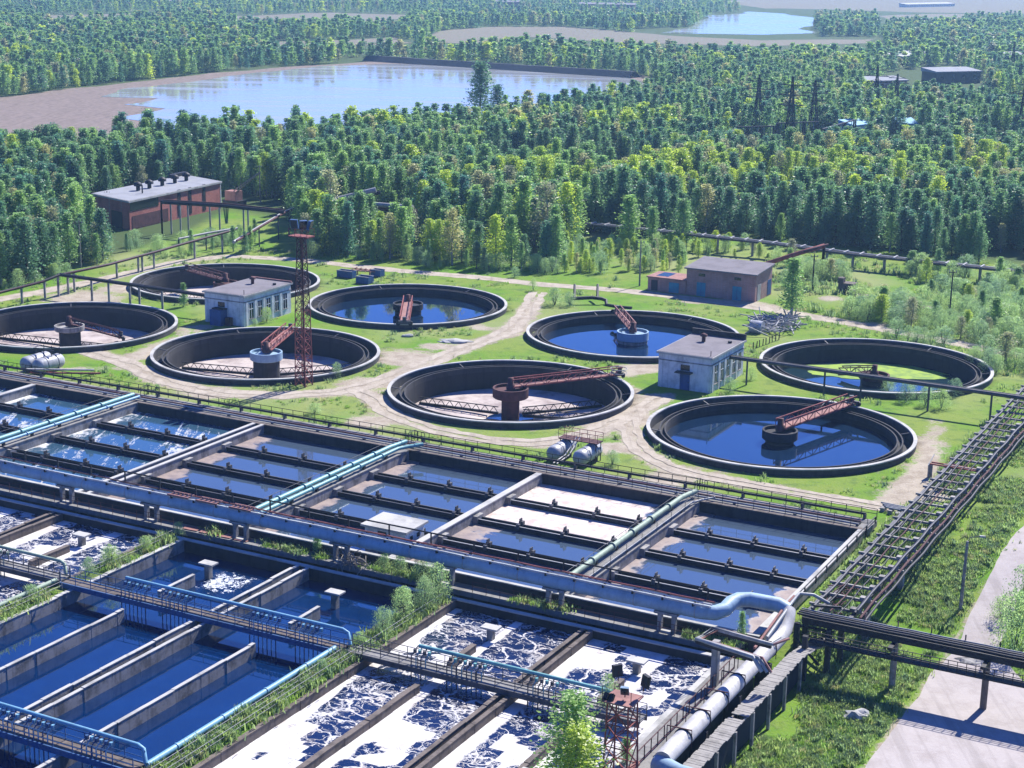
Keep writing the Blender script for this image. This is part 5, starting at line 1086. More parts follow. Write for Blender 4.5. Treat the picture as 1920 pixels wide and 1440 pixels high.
# utility poles
for k, (px, py, hh, lab) in enumerate(((1199, 536, 7.5, 'tall grey utility pole left of the brick annex'), (152, 502, 8, 'grey pole before the left wood'), (141, 492, 7, 'second grey pole before the left wood'), (203, 415, 6, 'street lamp pole at the left wall of the brick hall'), (1523, 545, 6, 'thin dark pole among the shrubs right of the garage'), (1779, 605, 8, 'tall dark pole among the shrubs at the right'), (759, 480, 7, 'pale pole at the wood edge behind the pale blue tank'), (488, 380, 8, 'tall pole right of the brick hall'))):
    c = at(px, py, 0); t = thing('utility_pole', lab, 'pole', c); MB().tube([c, c + Vector((0, 0, hh))], .13, 8, rr=[.15, .09]).build('pole', 'wood_grey' if k != 4 and k != 5 else 'steel_dark', t)
    MB().bar(c + Vector((-.6, 0, hh - .4)), c + Vector((.6, 0, hh - .4)), .1).build('crossarm', 'steel_dark', t)
    for s in (-.5, .5): MB().tube([c + Vector((s, 0, hh - .35)), c + Vector((s, 0, hh - .1))], .06, 6).build('insulator', 'coping', t)
# crane wreck beside the hall
t = thing('crane', 'old excavator crane with raised brown boom beside the brick hall', 'crane', at(440, 385, 0)); c = at(440, 384, 0)
MB().ab(AB(c)[0] - 2, AB(c)[0] + 2, AB(c)[1] - 1.5, AB(c)[1] + 1.5, 0, 1.0).build('undercarriage', 'steel_dark', t); MB().ab(AB(c)[0] - 1.6, AB(c)[0] + 1.2, AB(c)[1] - 1.2, AB(c)[1] + 1.2, 1.0, 3.0).build('cab', 'rust_pink', t)
e = at(486, 325, 9.0); b = MB()
for o in (Vector((0, 0, 0)), Vector((0, 0, .7)), Vector((.6, .3, .3))): b.bar(c + Vector((0, 0, 2.4)) + o, e + o * .3, .14)
for k in range(10): b.bar((c + Vector((0, 0, 2.4))).lerp(e, k / 10), (c + Vector((0, 0, 3.1))).lerp(e + Vector((0, 0, .2)), (k + .5) / 10), .08)
b.build('boom', 'wood_grey', t)
# ------------------------------------------------------------------ far things: embankment, pylons, sheds
e0, e1 = at(690, 114, 0), at(1190, 146, 0); d = (e1 - e0).normalized(); s = Vector((-d.y, d.x, 0)); n = 60; vs = []
for i in range(n + 1):
    p = e0.lerp(e1, i / n); h = 2.5 + .4 * float(fbm(i, 0, 5, 3))
    for o, z in ((-4.5, .1), (-1.2, h), (1.2, h), (4.5, .1)): vs.append(p + s * o + Vector((0, 0, z)))
MB().add(vs, [(i * 4 + k, i * 4 + k + 1, i * 4 + k + 5, i * 4 + k + 4) for i in range(n) for k in range(3)]).build('dark_embankment', 'embank', label='long dark pipe embankment along the far shore of the lake', cat='embankment')
def pylon(label, px, py, h, w0):
    c = at(px, py, 0); t = thing('power_pylon', label, 'power pylon', c, 'lattice power pylons'); lattice(MB(), c, w0, w0 * .3, 0, h * .72, 4, .13).build('lower_lattice', 'steel_dark', t); lattice(MB(), c, w0 * .3, .25, h * .72, h, 3, .1).build('upper_lattice', 'steel_dark', t)
    for f, L in ((.66, 3.4), (.78, 4.2), (.9, 3.0)): MB().bar(c + E1 * -L + Vector((0, 0, h * f)), c + E1 * L + Vector((0, 0, h * f)), .24).bar(c + E1 * -L + Vector((0, 0, h * f)), c + Vector((0, 0, h * f + 1)), .12).bar(c + E1 * L + Vector((0, 0, h * f)), c + Vector((0, 0, h * f + 1)), .12).build('crossarm', 'steel_dark', t)
pylon('tallest dark lattice pylon in the substation, nearest the viewer', 1478, 300, 22, 3.2); pylon('lattice pylon left in the substation', 1418, 262, 19, 3.0); pylon('lattice pylon right of the tallest one in the substation', 1523, 258, 17, 3.0)
pylon('lattice pylon at the right photo edge', 1912, 285, 21, 3.2); pylon('slim lattice pylon before the far grey shed', 1640, 215, 17, 2.4); pylon('slim lattice pylon beside it, right one of the far pair', 1678, 215, 14, 2.4); pylon('far lattice pylon high at the right photo edge', 1896, 150, 17, 2.4)
for k, (x0, y0, x1, y1, hh) in enumerate(((1375, 286, 1450, 284, 7), (1455, 286, 1530, 282, 8), (1540, 290, 1600, 270, 7))):
    p, q = at(x0, y0, 0), at(x1, y1, 0); t = thing('switch_gantry', 'dark lattice switchyard gantry, ' + ['left of the tallest pylon', 'right of the tallest pylon', 'beside the white switch houses'][k], 'gantry', p, 'switchyard gantries')
    for f in (0, .33, .66, 1): lattice(MB(), p.lerp(q, f), .9, .6, 0, hh, 4, .09).build('leg', 'steel_dark', t)
    MB().bar(p + Vector((0, 0, hh)), q + Vector((0, 0, hh)), .5, .3).build('crossbeam', 'steel_dark', t)
    for f in np.linspace(.1, .9, 6): MB().bar(p.lerp(q, f) + Vector((0, 0, hh)), p.lerp(q, f) + Vector((0, 0, hh - 2)), .18).build('insulator', 'steel_pale', t)
sheds = [(1600, 266, 1632, 262, 12, 5, 4.5, 'white_wall', 'roof_blue', 'white shed with bright blue roof near the substation, left one'), (1686, 262, 1718, 262, 10, 6, 4.5, 'door_blue', 'roof_blue', 'blue shed with bright roof right of the substation'),
         (1552, 302, 1572, 300, 6, 4, 5, 'white_wall', 'roof_grey', 'tall white switch house below the substation'), (1530, 300, 1548, 300, 6, 4, 3, 'white_wall', 'coping', 'low white hut left of the tall switch house'),
         (1690, 126, 1745, 118, 20, 10, 5, 'concrete_dark', 'coping', 'long dark shed with bright roof edge in the upper right wood'), (1755, 158, 1838, 156, 26, 10, 5, 'concrete_dark', 'roof_grey', 'long grey shed in the far clearing at the right'), (1625, 172, 1700, 170, 20, 8, 4, 'brick_pale', 'roof_grey', 'low pale shed half hidden by trees at the upper right'), (1897, 128, 1930, 126, 12, 8, 6, 'concrete_dark', 'roof_grey', 'grey shed at the upper right photo edge'),
         (825, 12, 862, 12, 40, 14, 9, 'concrete_dark', 'coping', 'far building with white roof at the top middle of the photo'), (935, 16, 985, 16, 50, 14, 6, 'brick', 'roof_felt', 'far dark red building right of the white roofed one'), (1085, 22, 1190, 24, 60, 16, 7, 'brick', 'roof_felt', 'long far dark building before the second lake'), (1700, 14, 1790, 12, 60, 10, 3, 'white_wall', 'coping', 'far pale low building at the top right of the photo'), (60, 4, 90, 5, 60, 12, 6, 'white_wall', 'coping', 'far pale building at the top left of the photo'), (300, 10, 328, 9, 50, 10, 4, 'concrete_dark', 'coping', 'far low building with bright roof at the top left')]
for (x0, y0, x1, y1, L, wd, hh, wm, rm, lab) in sheds:
    p, q = at(x0, y0, 0), at(x1, y1, 0); d = (q - p); L = d.length; d.normalize(); s = Vector((-d.y, d.x, 0)); t = thing('shed', lab, 'shed', p.lerp(q, .5))
    bx = lambda u0, u1, v0, v1, z0, z1: [p + d * u + s * v + Vector((0, 0, z)) for z in (z0, z1) for u, v in ((u0, v0), (u1, v0), (u1, v1), (u0, v1))]
    MB().hexa(bx(0, L, 0, wd, -.5, hh)).build('wall', wm, t); h = bx(-.4, L + .4, -.4, wd + .4, hh, hh + .4); h[6] = h[6] + Vector((0, 0, 1.2)); h[7] = h[7] + Vector((0, 0, 1.2)); MB().hexa(h).build('roof', rm, t)
    n = max(2, int(L / 5))
    for i in range(n): u = L * (i + .5) / n; MB().hexa(bx(u - .8, u + .8, -.06, .02, hh * .35, hh * .75)).build('window', 'glass', t)
# ------------------------------------------------------------------ trees: leaf clumps through an uneven crown, tapered trunk with limbs
def crown_mesh(kind, seed, quads, size, H=10.0):
    r = np.random.default_rng(seed)
    prof = {'birch': (.14, 1.5, lambda t: 1.95 * (1 - t) ** 1.0 * (t + .12) ** .36), 'alder': (.12, 1.8, lambda t: 1.85 * (1 - t) ** .85 * (t + .1) ** .38), 'poplar': (.1, 1.9, lambda t: 1.8 * (1 - t) ** .6 * (t + .16) ** .5),
            'aspen': (.16, 1.7, lambda t: 1.75 * (1 - t) ** .55 * (t + .14) ** .4), 'spruce': (.06, 1.5, lambda t: 1.08 * (1 - t) ** .85), 'willow': (.0, 6.6, lambda t: 1.35 * (1 - t * t) ** .5 * (t + .35) ** .3), 'weed': (.0, 5, lambda t: 1.2 * (1 - t) ** .6)}[kind]
    z0, R, f = prof; ncl = max(10, int(quads / 17)); cs = []
    lob = r.uniform(0, 6.28, 3)
    while len(cs) < ncl:
        t = r.uniform(0, 1) ** .9; an = r.uniform(0, 6.283); rad = R * f(t) * (.78 + .16 * math.sin(2 * an + lob[0] + t * 4) + .14 * math.sin(3 * an + lob[1]) + .12 * math.sin(9 * t + lob[2])) * .62
        q = r.uniform(.25, 1) ** .55
        cs.append((math.cos(an) * rad * q, math.sin(an) * rad * q, (z0 + (1 - z0) * t) * H, .26 + .30 * (1 - t) * (R / 2)))
    cs = np.array(cs); k = np.repeat(np.arange(ncl), int(quads / ncl) + 1)[:quads]
    c = cs[k, :3] + r.normal(0, 1, (quads, 3)) * cs[k, 3:4] * np.array([1, 1, 1.2])
    c[:, 2] = np.clip(c[:, 2], .05, H * 1.02)
    n = r.normal(0, 1, (quads, 3)) + np.stack([c[:, 0], c[:, 1], np.full(quads, .9)], 1) * .55; n /= np.linalg.norm(n, axis=1)[:, None]
    u = np.cross(n, r.normal(0, 1, (quads, 3))); u /= np.linalg.norm(u, axis=1)[:, None]; v = np.cross(n, u)
    s = size * r.uniform(.55, 1.25, (quads, 1)); u *= s; v *= s * r.uniform(.6, 1, (quads, 1))
    co = np.stack([c - u * .5, c + v * .42 - u * .1, c + u * .6, c - v * .42 - u * .1], 1).reshape(-1, 3)
    me = bpy.data.meshes.new('crown'); me.vertices.add(quads * 4); me.vertices.foreach_set('co', co.ravel()); me.loops.add(quads * 4); me.loops.foreach_set('vertex_index', np.arange(quads * 4))
    me.polygons.add(quads); me.polygons.foreach_set('loop_start', np.arange(quads) * 4); me.polygons.foreach_set('loop_total', np.full(quads, 4)); me.update(calc_edges=True); me.materials.append(LEAF[kind]); return me
def trunk_mesh(kind, seed, H=10.0):
    r = random.Random(seed); b = MB(); j = lambda s: r.uniform(-s, s)
    if kind in ('willow',):
        for i in range(5): an = i * 1.26 + j(.4); b.tube([(0, 0, -.3), (math.cos(an) * .8, math.sin(an) * .8, H * .35), (math.cos(an) * 1.5, math.sin(an) * 1.5, H * .75)], .1, 5, False, rr=[.18, .1, .03])
    else:
        pts = [(0, 0, -.4), (j(.1), j(.1), H * .3), (j(.2), j(.2), H * .6), (j(.2), j(.2), H * .95)]; b.tube(pts, .1, 6, False, rr=[.15, .11, .07, .015])
        for i in range(7): h = H * (.25 + .09 * i); an = i * 2.4; L = 1.5 * (1 - i * .09); b.tube([(0, 0, h), (math.cos(an) * L * .5, math.sin(an) * L * .5, h + .45), (math.cos(an) * L, math.sin(an) * L, h + 1.1)], .03, 4, False, rr=[.05, .035, .01])
    return b.mesh('trunk', M['bark_birch' if kind in ('birch', 'aspen', 'poplar') else 'bark_brown'])
KINDS = {'birch': 3, 'alder': 3, 'poplar': 3, 'aspen': 2, 'spruce': 2, 'willow': 3}
NEAR = {k: [(crown_mesh(k, 100 + i * 7 + hash_, {'aspen': 1700, 'willow': 2600}.get(k, 2700), .28 if k != 'willow' else .36), trunk_mesh(k, 5 + i)) for i in range(n)] for hash_, (k, n) in enumerate(KINDS.items())}
MID = {k: [crown_mesh(k, 300 + i * 5 + h, 1000, .44) for i in range(2)] for h, k in enumerate(KINDS)}
FARM = {k: [crown_mesh(k, 500 + i * 5 + h, 380, .7) for i in range(2)] for h, k in enumerate(KINDS)}
_pi = {}
def plant(kind, p, s, label, group=None, name=None, sx=1.0, rot=None, cat=None):
    cr, tr = NEAR[kind][random.randrange(len(NEAR[kind]))]
    nm = name or {'birch': 'birch_tree', 'alder': 'alder_tree', 'poplar': 'poplar_tree', 'aspen': 'aspen_tree', 'spruce': 'spruce_tree', 'willow': 'willow_bush'}[kind]
    t = thing(nm, label, cat or ('bush' if kind == 'willow' else 'tree'), p, group); t.rotation_euler[2] = random.uniform(0, 6.28) if rot is None else rot; t.scale = (s * sx, s * sx, s)
    for n, me in (('trunk', tr), ('crown', cr)): o = bpy.data.objects.new(n, me); COL.objects.link(o); o.parent = t
    return t
LB = {'birch': 'bluish green birch', 'alder': 'dark green alder', 'poplar': 'bright yellow green poplar', 'aspen': 'brownish half bare aspen', 'spruce': 'narrow dark spruce', 'willow': 'round green willow bush'}
def zone(px, py):
    if py < 330: return 'deep in the wood below the lake'
    if px < 380 and py > 400: return 'in the left wood beside the dirt road' if px < 190 else 'below the brick hall'
    if px < 640: return 'around the brick hall and the pipe bridge'
    if px < 1080: return 'at the wood edge behind the back tanks'
    if px < 1440: return 'around the pipe rack left of the garage'
    return 'in the dark wood behind the pipe rack'
# where the wood stands and what it is made of, decided on the ground
CLEAR = [[(140, 395), (250, 440), (335, 478), (262, 505), (205, 478), (130, 440)], [(-260, 240), (400, 250), (380, 285), (180, 300), (0, 328), (-260, 370)], [(760, 80), (1000, 62), (1250, 66), (1660, 70), (1660, 112), (1400, 116), (1200, 108), (1000, 98), (840, 108)], [(1230, 55), (1535, 55), (1540, 84), (1240, 84)], [(1640, 92), (1800, 88), (1800, 102), (1640, 106)], [(150, 408), (236, 446), (330, 468), (440, 470), (540, 470), (560, 448), (545, 400), (490, 372), (420, 392), (400, 338), (300, 355), (160, 372)],
         [(430, 402), (540, 402), (560, 385), (520, 372), (420, 378)],
         [(1370, 304), (1470, 322), (1600, 308), (1760, 286), (1720, 262), (1600, 262), (1500, 262), (1380, 268)],
         [(1670, 135), (1780, 122), (1850, 150), (1850, 196), (1730, 196), (1600, 205), (1620, 170)],
         [(618, 410), (790, 420), (790, 464), (618, 456)], [(280, 318), (350, 305), (365, 315), (300, 330)]]
RACKY = lambda x: 430 + (x - 1100) * .105
def in_wood(px, py):
    m = py < woodline(px)
    m &= ~inpoly(px, py, LAKE) & ~inpoly(px, py, MUD) & ~inpoly(px, py, FIELD) & ~inpoly(px, py, FARWATER)
    for c in CLEAR: m &= ~inpoly(px, py, c)
    for c in STRIPS:
        for dy in (0, 7, 14): m &= ~inpoly(px, np.asarray(py) - dy, c)
    m &= ~((px > 1085) & (np.abs(py - RACKY(px) - 22) < 14) & (px < 1330)) ; m &= ~((px >= 1330) & (py > RACKY(px) + 2))
    return m
PROB = {}
def kinds_for(x, y, px, py, r):
    n = fbm(x, y, 55, 41, 3); n2 = fbm(x, y, 26, 43, 3); out = np.empty(len(x), object)
    dark = ((px > 1120) & (py > 395) & (py < 520)) | ((py > 285) & (py < 345) & (px > 900)) | ((px > 1400) & (py > 255) & (py < 330))
    bright = (px > 760) & (px < 1900) & (py > 352) & (py < 408)
    u = r.random(len(x))
    for i in range(len(x)):
        a = n[i]; b = n2[i]
        if bright[i] and b > .40: w = (.3, .05, .45, .2, 0)
        elif dark[i]: w = (.12, .72, .03, .05, .08)
        elif a > .58: w = (.5, .2, .17, .1, .03)
        elif a < .42: w = (.35, .42, .03, .06, .14)
        else: w = (.55, .25, .06, .06, .08)
        c = 0
        for kd, ww in zip(('birch', 'alder', 'poplar', 'aspen', 'spruce'), w):
            c += ww
            if u[i] <= c: break
        out[i] = kd
    return out
rg = np.random.default_rng(5)
spots = []
def fill(y0, y1, sp, hmin, hmax):
    ys = np.arange(y0, y1, sp); 
    for y in ys:
        hw = (y * .968 + 14) * 1060 / F + 6; xs = np.arange(-hw, hw, sp); n = len(xs)
        x = xs + rg.uniform(-.48, .48, n) * sp; yy = y + rg.uniform(-.48, .48, n) * sp
        px, py = Q(x, yy, 0); m = in_wood(px, py) & (py > -12)
        m &= fbm(x, yy, 30, 77, 2) > (.30 if y < 420 else .34)
        x, yy, px, py = x[m], yy[m], px[m], py[m]
        if len(x) == 0: continue
        kd = kinds_for(x, yy, px, py, rg); h = rg.uniform(hmin, hmax, len(x)) * (.8 + .4 * fbm(x, yy, 18, 91, 2))
        for i in range(len(x)): spots.append((float(x[i]), float(yy[i]), kd[i], float(h[i]), float(px[i]), float(py[i])))
fill(228, 430, 3.1, 5.4, 11.2); fill(430, 780, 3.9, 5, 10.5); fill(780, 1350, 5.6, 5, 10.5); fill(1350, 2700, 10.5, 5, 10)
spots.sort(key=lambda s: s[1])
NIND = 285
for (x, y, kd, h, px, py) in spots[:NIND]:
    z = zone(px, py); plant(kd, (x, y, 0), h / 10, '%s %s' % (LB[kd], z), '%s trees %s' % (LB[kd].split()[-1], z), sx=random.uniform(1.3, 1.8))
print('trees', len(spots))
# the rest of the wood: one mass of instanced trees
PRO = bpy.data.collections.new('wood_sources'); src = []
def add_src(nm, mesh): o = bpy.data.objects.new('%03d_%s' % (len(src), nm), mesh); PRO.objects.link(o); src.append(nm); return len(src) - 1
IDX = {}
for k in ('birch', 'alder', 'poplar', 'aspen', 'spruce'):
    IDX[k, 0] = []
    for cr, tr in NEAR[k]:
        me = cr.copy(); b = bmesh_join = None
        vs = [v.co[:] for v in tr.vertices]; fs = [tuple(p.vertices) for p in tr.polygons]
        nme = bpy.data.meshes.new('tree'); cv = np.empty(len(cr.vertices) * 3); cr.vertices.foreach_get('co', cv); cv = cv.reshape(-1, 3)
        allv = np.concatenate([cv, np.array(vs)]); off = len(cv); nq = len(cr.polygons)
        loops = np.concatenate([np.arange(nq * 4)] + [np.array(f) + off for f in fs]); tot = np.array([4] * nq + [len(f) for f in fs]); st = np.concatenate([[0], np.cumsum(tot)[:-1]])
        nme.vertices.add(len(allv)); nme.vertices.foreach_set('co', allv.ravel()); nme.loops.add(len(loops)); nme.loops.foreach_set('vertex_index', loops); nme.polygons.add(len(tot)); nme.polygons.foreach_set('loop_start', st); nme.polygons.foreach_set('loop_total', tot)
        nme.materials.append(cr.materials[0]); nme.materials.append(tr.materials[0]); nme.polygons.foreach_set('material_index', np.array([0] * nq + [1] * len(fs))); nme.update(calc_edges=True)
        IDX[k, 0].append(add_src(k, nme)); bpy.data.meshes.remove(me)
    IDX[k, 1] = [add_src(k, m) for m in MID[k]]; IDX[k, 2] = [add_src(k, m) for m in FARM[k]]
def scatter(name, pts, scales, rots, idx, coll, label=None, cat=None):
    me = bpy.data.meshes.new(name); me.vertices.add(len(pts)); me.vertices.foreach_set('co', np.asarray(pts, np.float32).ravel())
    a = me.attributes.new('siz', 'FLOAT_VECTOR', 'POINT'); a.data.foreach_set('vector', np.asarray(scales, np.float32).ravel())
    fattr(me, 'spin', rots); a = me.attributes.new('pick', 'INT', 'POINT'); a.data.foreach_set('value', np.asarray(idx, np.int32))
    o = bpy.data.objects.new(name, me); COL.objects.link(o); o['kind'] = 'stuff'
    if label: o['label'] = label
    if cat: o['category'] = cat
    g = bpy.data.node_groups.new(name, 'GeometryNodeTree'); g.interface.new_socket('Geometry', in_out='INPUT', socket_type='NodeSocketGeometry'); g.interface.new_socket('Geometry', in_out='OUTPUT', socket_type='NodeSocketGeometry')
    nn = g.nodes.new; i = nn('NodeGroupInput'); out = nn('NodeGroupOutput'); ip = nn('GeometryNodeInstanceOnPoints'); ci = nn('GeometryNodeCollectionInfo')
    ci.inputs['Collection'].default_value = coll; ci.inputs['Separate Children'].default_value = True; ci.inputs['Reset Children'].default_value = True
    def na(nm, tp): x = nn('GeometryNodeInputNamedAttribute'); x.data_type = tp; x.inputs[0].default_value = nm; return x.outputs[0]
    L = g.links.new; L(i.outputs[0], ip.inputs['Points']); L(ci.outputs[0], ip.inputs['Instance']); ip.inputs['Pick Instance'].default_value = True
    L(na('pick', 'INT'), ip.inputs['Instance Index']); L(na('siz', 'FLOAT_VECTOR'), ip.inputs['Scale'])
    cx = nn('ShaderNodeCombineXYZ'); L(na('spin', 'FLOAT'), cx.inputs[2]); L(cx.outputs[0], ip.inputs['Rotation']); L(ip.outputs[0], out.inputs[0])
    md = o.modifiers.new('scatter', 'NODES'); md.node_group = g; return o
rest = spots[NIND:]
pts = [(s[0], s[1], 0) for s in rest]; sx = rg.uniform(1.25, 1.8, len(rest)); lv = [0 if s[1] < 430 else (1 if s[1] < 780 else 2) for s in rest]
wide = np.array([1.0 if l == 0 else (1.1 if l == 1 else 1.3) for l in lv]); hh = np.array([s[3] / 10 for s in rest])
scatter('woodland', pts, np.stack([hh * sx * wide, hh * sx * wide, hh], 1), rg.uniform(0, 6.28, len(rest)), [IDX[s[2], l][random.randrange(len(IDX[s[2], l]))] for s, l in zip(rest, lv)], PRO, 'mixed birch and alder wood stretching back to the lakes and beyond', 'woodland')

# single trees and bushes that stand clear of the wood
def pl(kind, px, py, h, label, z=0.0, sx=1.0, **k): return plant(kind, P(px, py, z), h / 10, label, sx=sx, **k)
pl('birch', 1278, 470, 9.4, 'solitary dense bluish birch in front of the dark wood, left of the garage', sx=1.9)
pl('birch', 1178, 468, 9.8, 'solitary tall birch beside the pale pipe rack, behind the utility pole', sx=1.9)
pl('birch', 1222, 470, 8.0, 'slim birch between the two solitary birches', sx=1.4)
pl('birch', 1484, 592, 8.6, 'tall bluish birch at the right end of the garage yard', sx=1.8)
pl('alder', 900, 232, 19, 'big round tree standing above the wood against the lake', sx=1.9); pl('alder', 932, 240, 13, 'second big tree against the lake, just right of the biggest', sx=1.8)
pl('birch', 345, 575, 3.6, 'pale bush at the rim of the tank behind the left pump house', sx=1.5)
pl('willow', 1040, 572, 2.7, 'large grey green bush mound behind the thin bridge tank', sx=1.5); pl('willow', 1068, 574, 2.2, 'lower dark bush right of the grey green mound', sx=1.3)
pl('willow', 1000, 545, 2.0, 'round bush at the road left of the grey green mound'); pl('willow', 965, 520, 1.8, 'small bush on the road edge behind the pale tank', sx=1.2)
pl('willow', 500, 604, 2.2, 'bush under the windows of the left pump house', sx=1.1); pl('willow', 478, 616, 1.4, 'low bush at the corner of the left pump house')
pl('willow', 632, 708, 2.0, 'small bright green bush at the foot of the mast', sx=.9); pl('willow', 1368, 735, 1.8, 'weedy bush under the windows of the right pump house', sx=1.2); pl('willow', 1408, 712, 1.7, 'bush below the overhead pipeline near the right pump house')
pl('willow', 1148, 872, 1.6, 'dark bush beside the pressure cylinders', sx=1.2); pl('willow', 590, 775, 1.2, 'low grey weeds in the grass above the back railing', sx=2)
for k, (px, py, h) in enumerate(((1700, 752, 2.6), (1735, 760, 2.3), (1665, 735, 1.9), (1765, 765, 2.6), (1790, 742, 2.2))): pl('willow', px, py, h, 'grey green bush below the overhead pipeline, %s of five from the left' % ['second', 'third', 'first', 'fourth', 'fifth'][k], group='bushes below the overhead pipeline', sx=1.1)
pl('willow', 1900, 1222, 5.2, 'big sparse bush leaning over the road at the right photo edge', GZ0, sx=.9); pl('willow', 1878, 1180, 3.0, 'lower leafy bush beside it on the road edge', GZ0, sx=.9); pl('willow', 1925, 1160, 5.0, 'dark bush cut by the right photo edge', GZ0, sx=.9)
for k, (a, b, h, sx) in enumerate(((-65.6, 110.6, 3.4, 1.0), (-65.4, 108.4, 3.0, 1.0), (-65.8, 105.6, 3.0, 1.05), (-65.7, 102.6, 2.4, 1.1), (-66.0, 99.6, 1.3, 1.2), (-65.9, 94.4, 1.1, 1.1), (-94.4, 108.0, 1.4, 1.2), (-94.6, 103.6, 1.9, 1.2), (-94.5, 100.8, 1.6, 1.2), (-95.0, 94.5, 1.2, 1.3), (-94.6, 112.8, 1.2, 1.2))):
    plant('willow', W(a, b, -.1), h / 10, ['tallest bush on the grassy strip, close under the blue pipe', 'bush on the grassy strip, second below the blue pipe', 'bright bush on the grassy strip above the brown wall', 'bush on the grassy strip nearest the bridge corner', 'tiny bush at the bridge corner', 'small weed bush beside the pale blue pipe', 'weed bush high on the left berm', 'leafy bush in the middle of the left berm', 'leafy bush near the left bridge end', 'weeds beside the pale green pipe on the left berm', 'small bush at the top corner of the left berm'][k], 'berm bushes', sx=sx * (.85 if k <= 3 else 1.0), name='berm_bush', cat='bush')
plant('birch', W(-80.5, 114.9, 0), .22, 'small sapling on the walkway under the blue pipe', name='sapling', sx=1.6, cat='bush'); plant('willow', W(-73, 114.2, 0), .16, 'weed clump on the walkway beside the branch heap', name='weed_clump', sx=1.1, cat='bush'); plant('willow', W(-69.5, 114.6, 0), .2, 'weed clump under the blue pipe above the big berm bushes', name='weed_clump', sx=1.0, cat='bush'); plant('willow', W(-71.5, 114.4, 0), .18, 'weed clump between the two others under the blue pipe', name='weed_clump', sx=1.0, cat='bush')
NEAR['close'] = [(crown_mesh('alder', 901, 3000, .22), trunk_mesh('birch', 31)), (crown_mesh('poplar', 902, 2600, .22), trunk_mesh('birch', 32))]; NEAR['close'][0][0].materials[0] = LEAF['birch']
plant('close', W(-41.6, 87.2, -.2), .70, 'leafy crooked tree in front of the foam beside the rusty tower', sx=2.3, name='birch_tree', cat='tree'); plant('close', W(-40.3, 85.2, -.2), .60, 'lower bright tree between the crooked tree and the rusty tower', sx=2.2, name='poplar_tree', cat='tree'); plant('birch', W(-40.2, 92.6, -.2), .2, 'small green bush behind the rusty tower', name='berm_bush', sx=1.8, cat='bush')
plant('willow', W(-44.6, 99.3, -.6), .33, 'pale thin shrub standing at the end of the dark footbridge', sx=.55, name='shrub'); plant('birch', W(-40.2, 114.3, 0), .3, 'small tree beside the upward pipe bend', sx=1.1, name='sapling')
# shrub belt at the right
sh = []; rs = np.random.default_rng(21)
BELT = [(1440, 478), (1920, 530), (1960, 700), (1880, 705), (1780, 665), (1640, 622), (1500, 598), (1440, 565)]
while len(sh) < 210:
    px, py = rs.uniform(1440, 1950), rs.uniform(470, 705)
    if not inpoly([px], [py], BELT)[0] or (1420 < px < 1470 and py > 500): continue
    road = np.interp(px, [p[0] for p in ROADS[0][0]], [p[1] for p in ROADS[0][0]])
    if abs(py - road) < 9: continue
    p = P(px, py, 0)
    if float(fbm(p.x, p.y, 12, 61, 2)) < .44 or any((p - q).length < 1.5 for q, _ in sh): continue
    sh.append((p, (px, py)))
for p, (px, py) in sh:
    kd = rs.choice(['willow', 'birch', 'alder', 'aspen', 'poplar'], p=[.86, .06, .0, .05, .03]); h = rs.uniform(1.5, 3.9) if kd == 'willow' else rs.uniform(2.5, 5.0)
    row = 'near the pipe rack' if py < 545 else ('in the middle of the right shrub belt' if py < 600 else 'between the road and the algae tank')
    z = ('left part, ' if px < 1600 else 'middle part, ' if px < 1760 else 'right part, ') + row
    plant(str(kd), p, h / 10, 'young %s, %s' % (LB[str(kd)], z), 'young %s shrubs, %s' % (LB[str(kd)].split()[-1], z), sx=rs.uniform(.9, 1.45) * (1.0 if kd == 'willow' else 1.8), cat='bush', name='shrub')
# yellow green thicket left of the garage and bushes along the wood edge
for k in range(135):
    px, py = rs.uniform(1050, 1430), rs.uniform(466, 514)
    if 1285 < px and py > 486: continue
    kd = str(rs.choice(['poplar', 'birch', 'willow', 'aspen'], p=[.45, .25, .2, .1])); plant(kd, P(px, py, 0), rs.uniform(1.5, 3.9) / 10, 'young %s in the bright thicket left of the garage' % LB[kd], 'young %s shrubs in the bright thicket' % LB[kd].split()[-1], sx=rs.uniform(1.1, 1.9) if kd != 'willow' else .9, cat='sapling', name='sapling')
for k in range(85):
    px = rs.uniform(-20, 1060); py = float(woodline(px)) + rs.uniform(-2, 10)
    if 150 < px < 560: py = 448 + rs.uniform(0, 32) if px > 330 else 440 + (px - 150) * .15 + rs.uniform(0, 22)
    if 560 < px < 640: py = rs.uniform(470, 486)
    kd = str(rs.choice(['willow', 'birch', 'alder'], p=[.7, .2, .1])); zz = zone(px, py); plant(kd, P(px, py, 0), rs.uniform(1.5, 3.2) / 10 * (1 if kd == 'willow' else 1.5), 'low %s, %s' % (LB[kd], zz), 'low %s bushes on the wood edge, %s' % (LB[kd].split()[-1], zz), sx=rs.uniform(.8, 1.3) * (1 if kd == 'willow' else 1.3), cat='bush', name='bush')
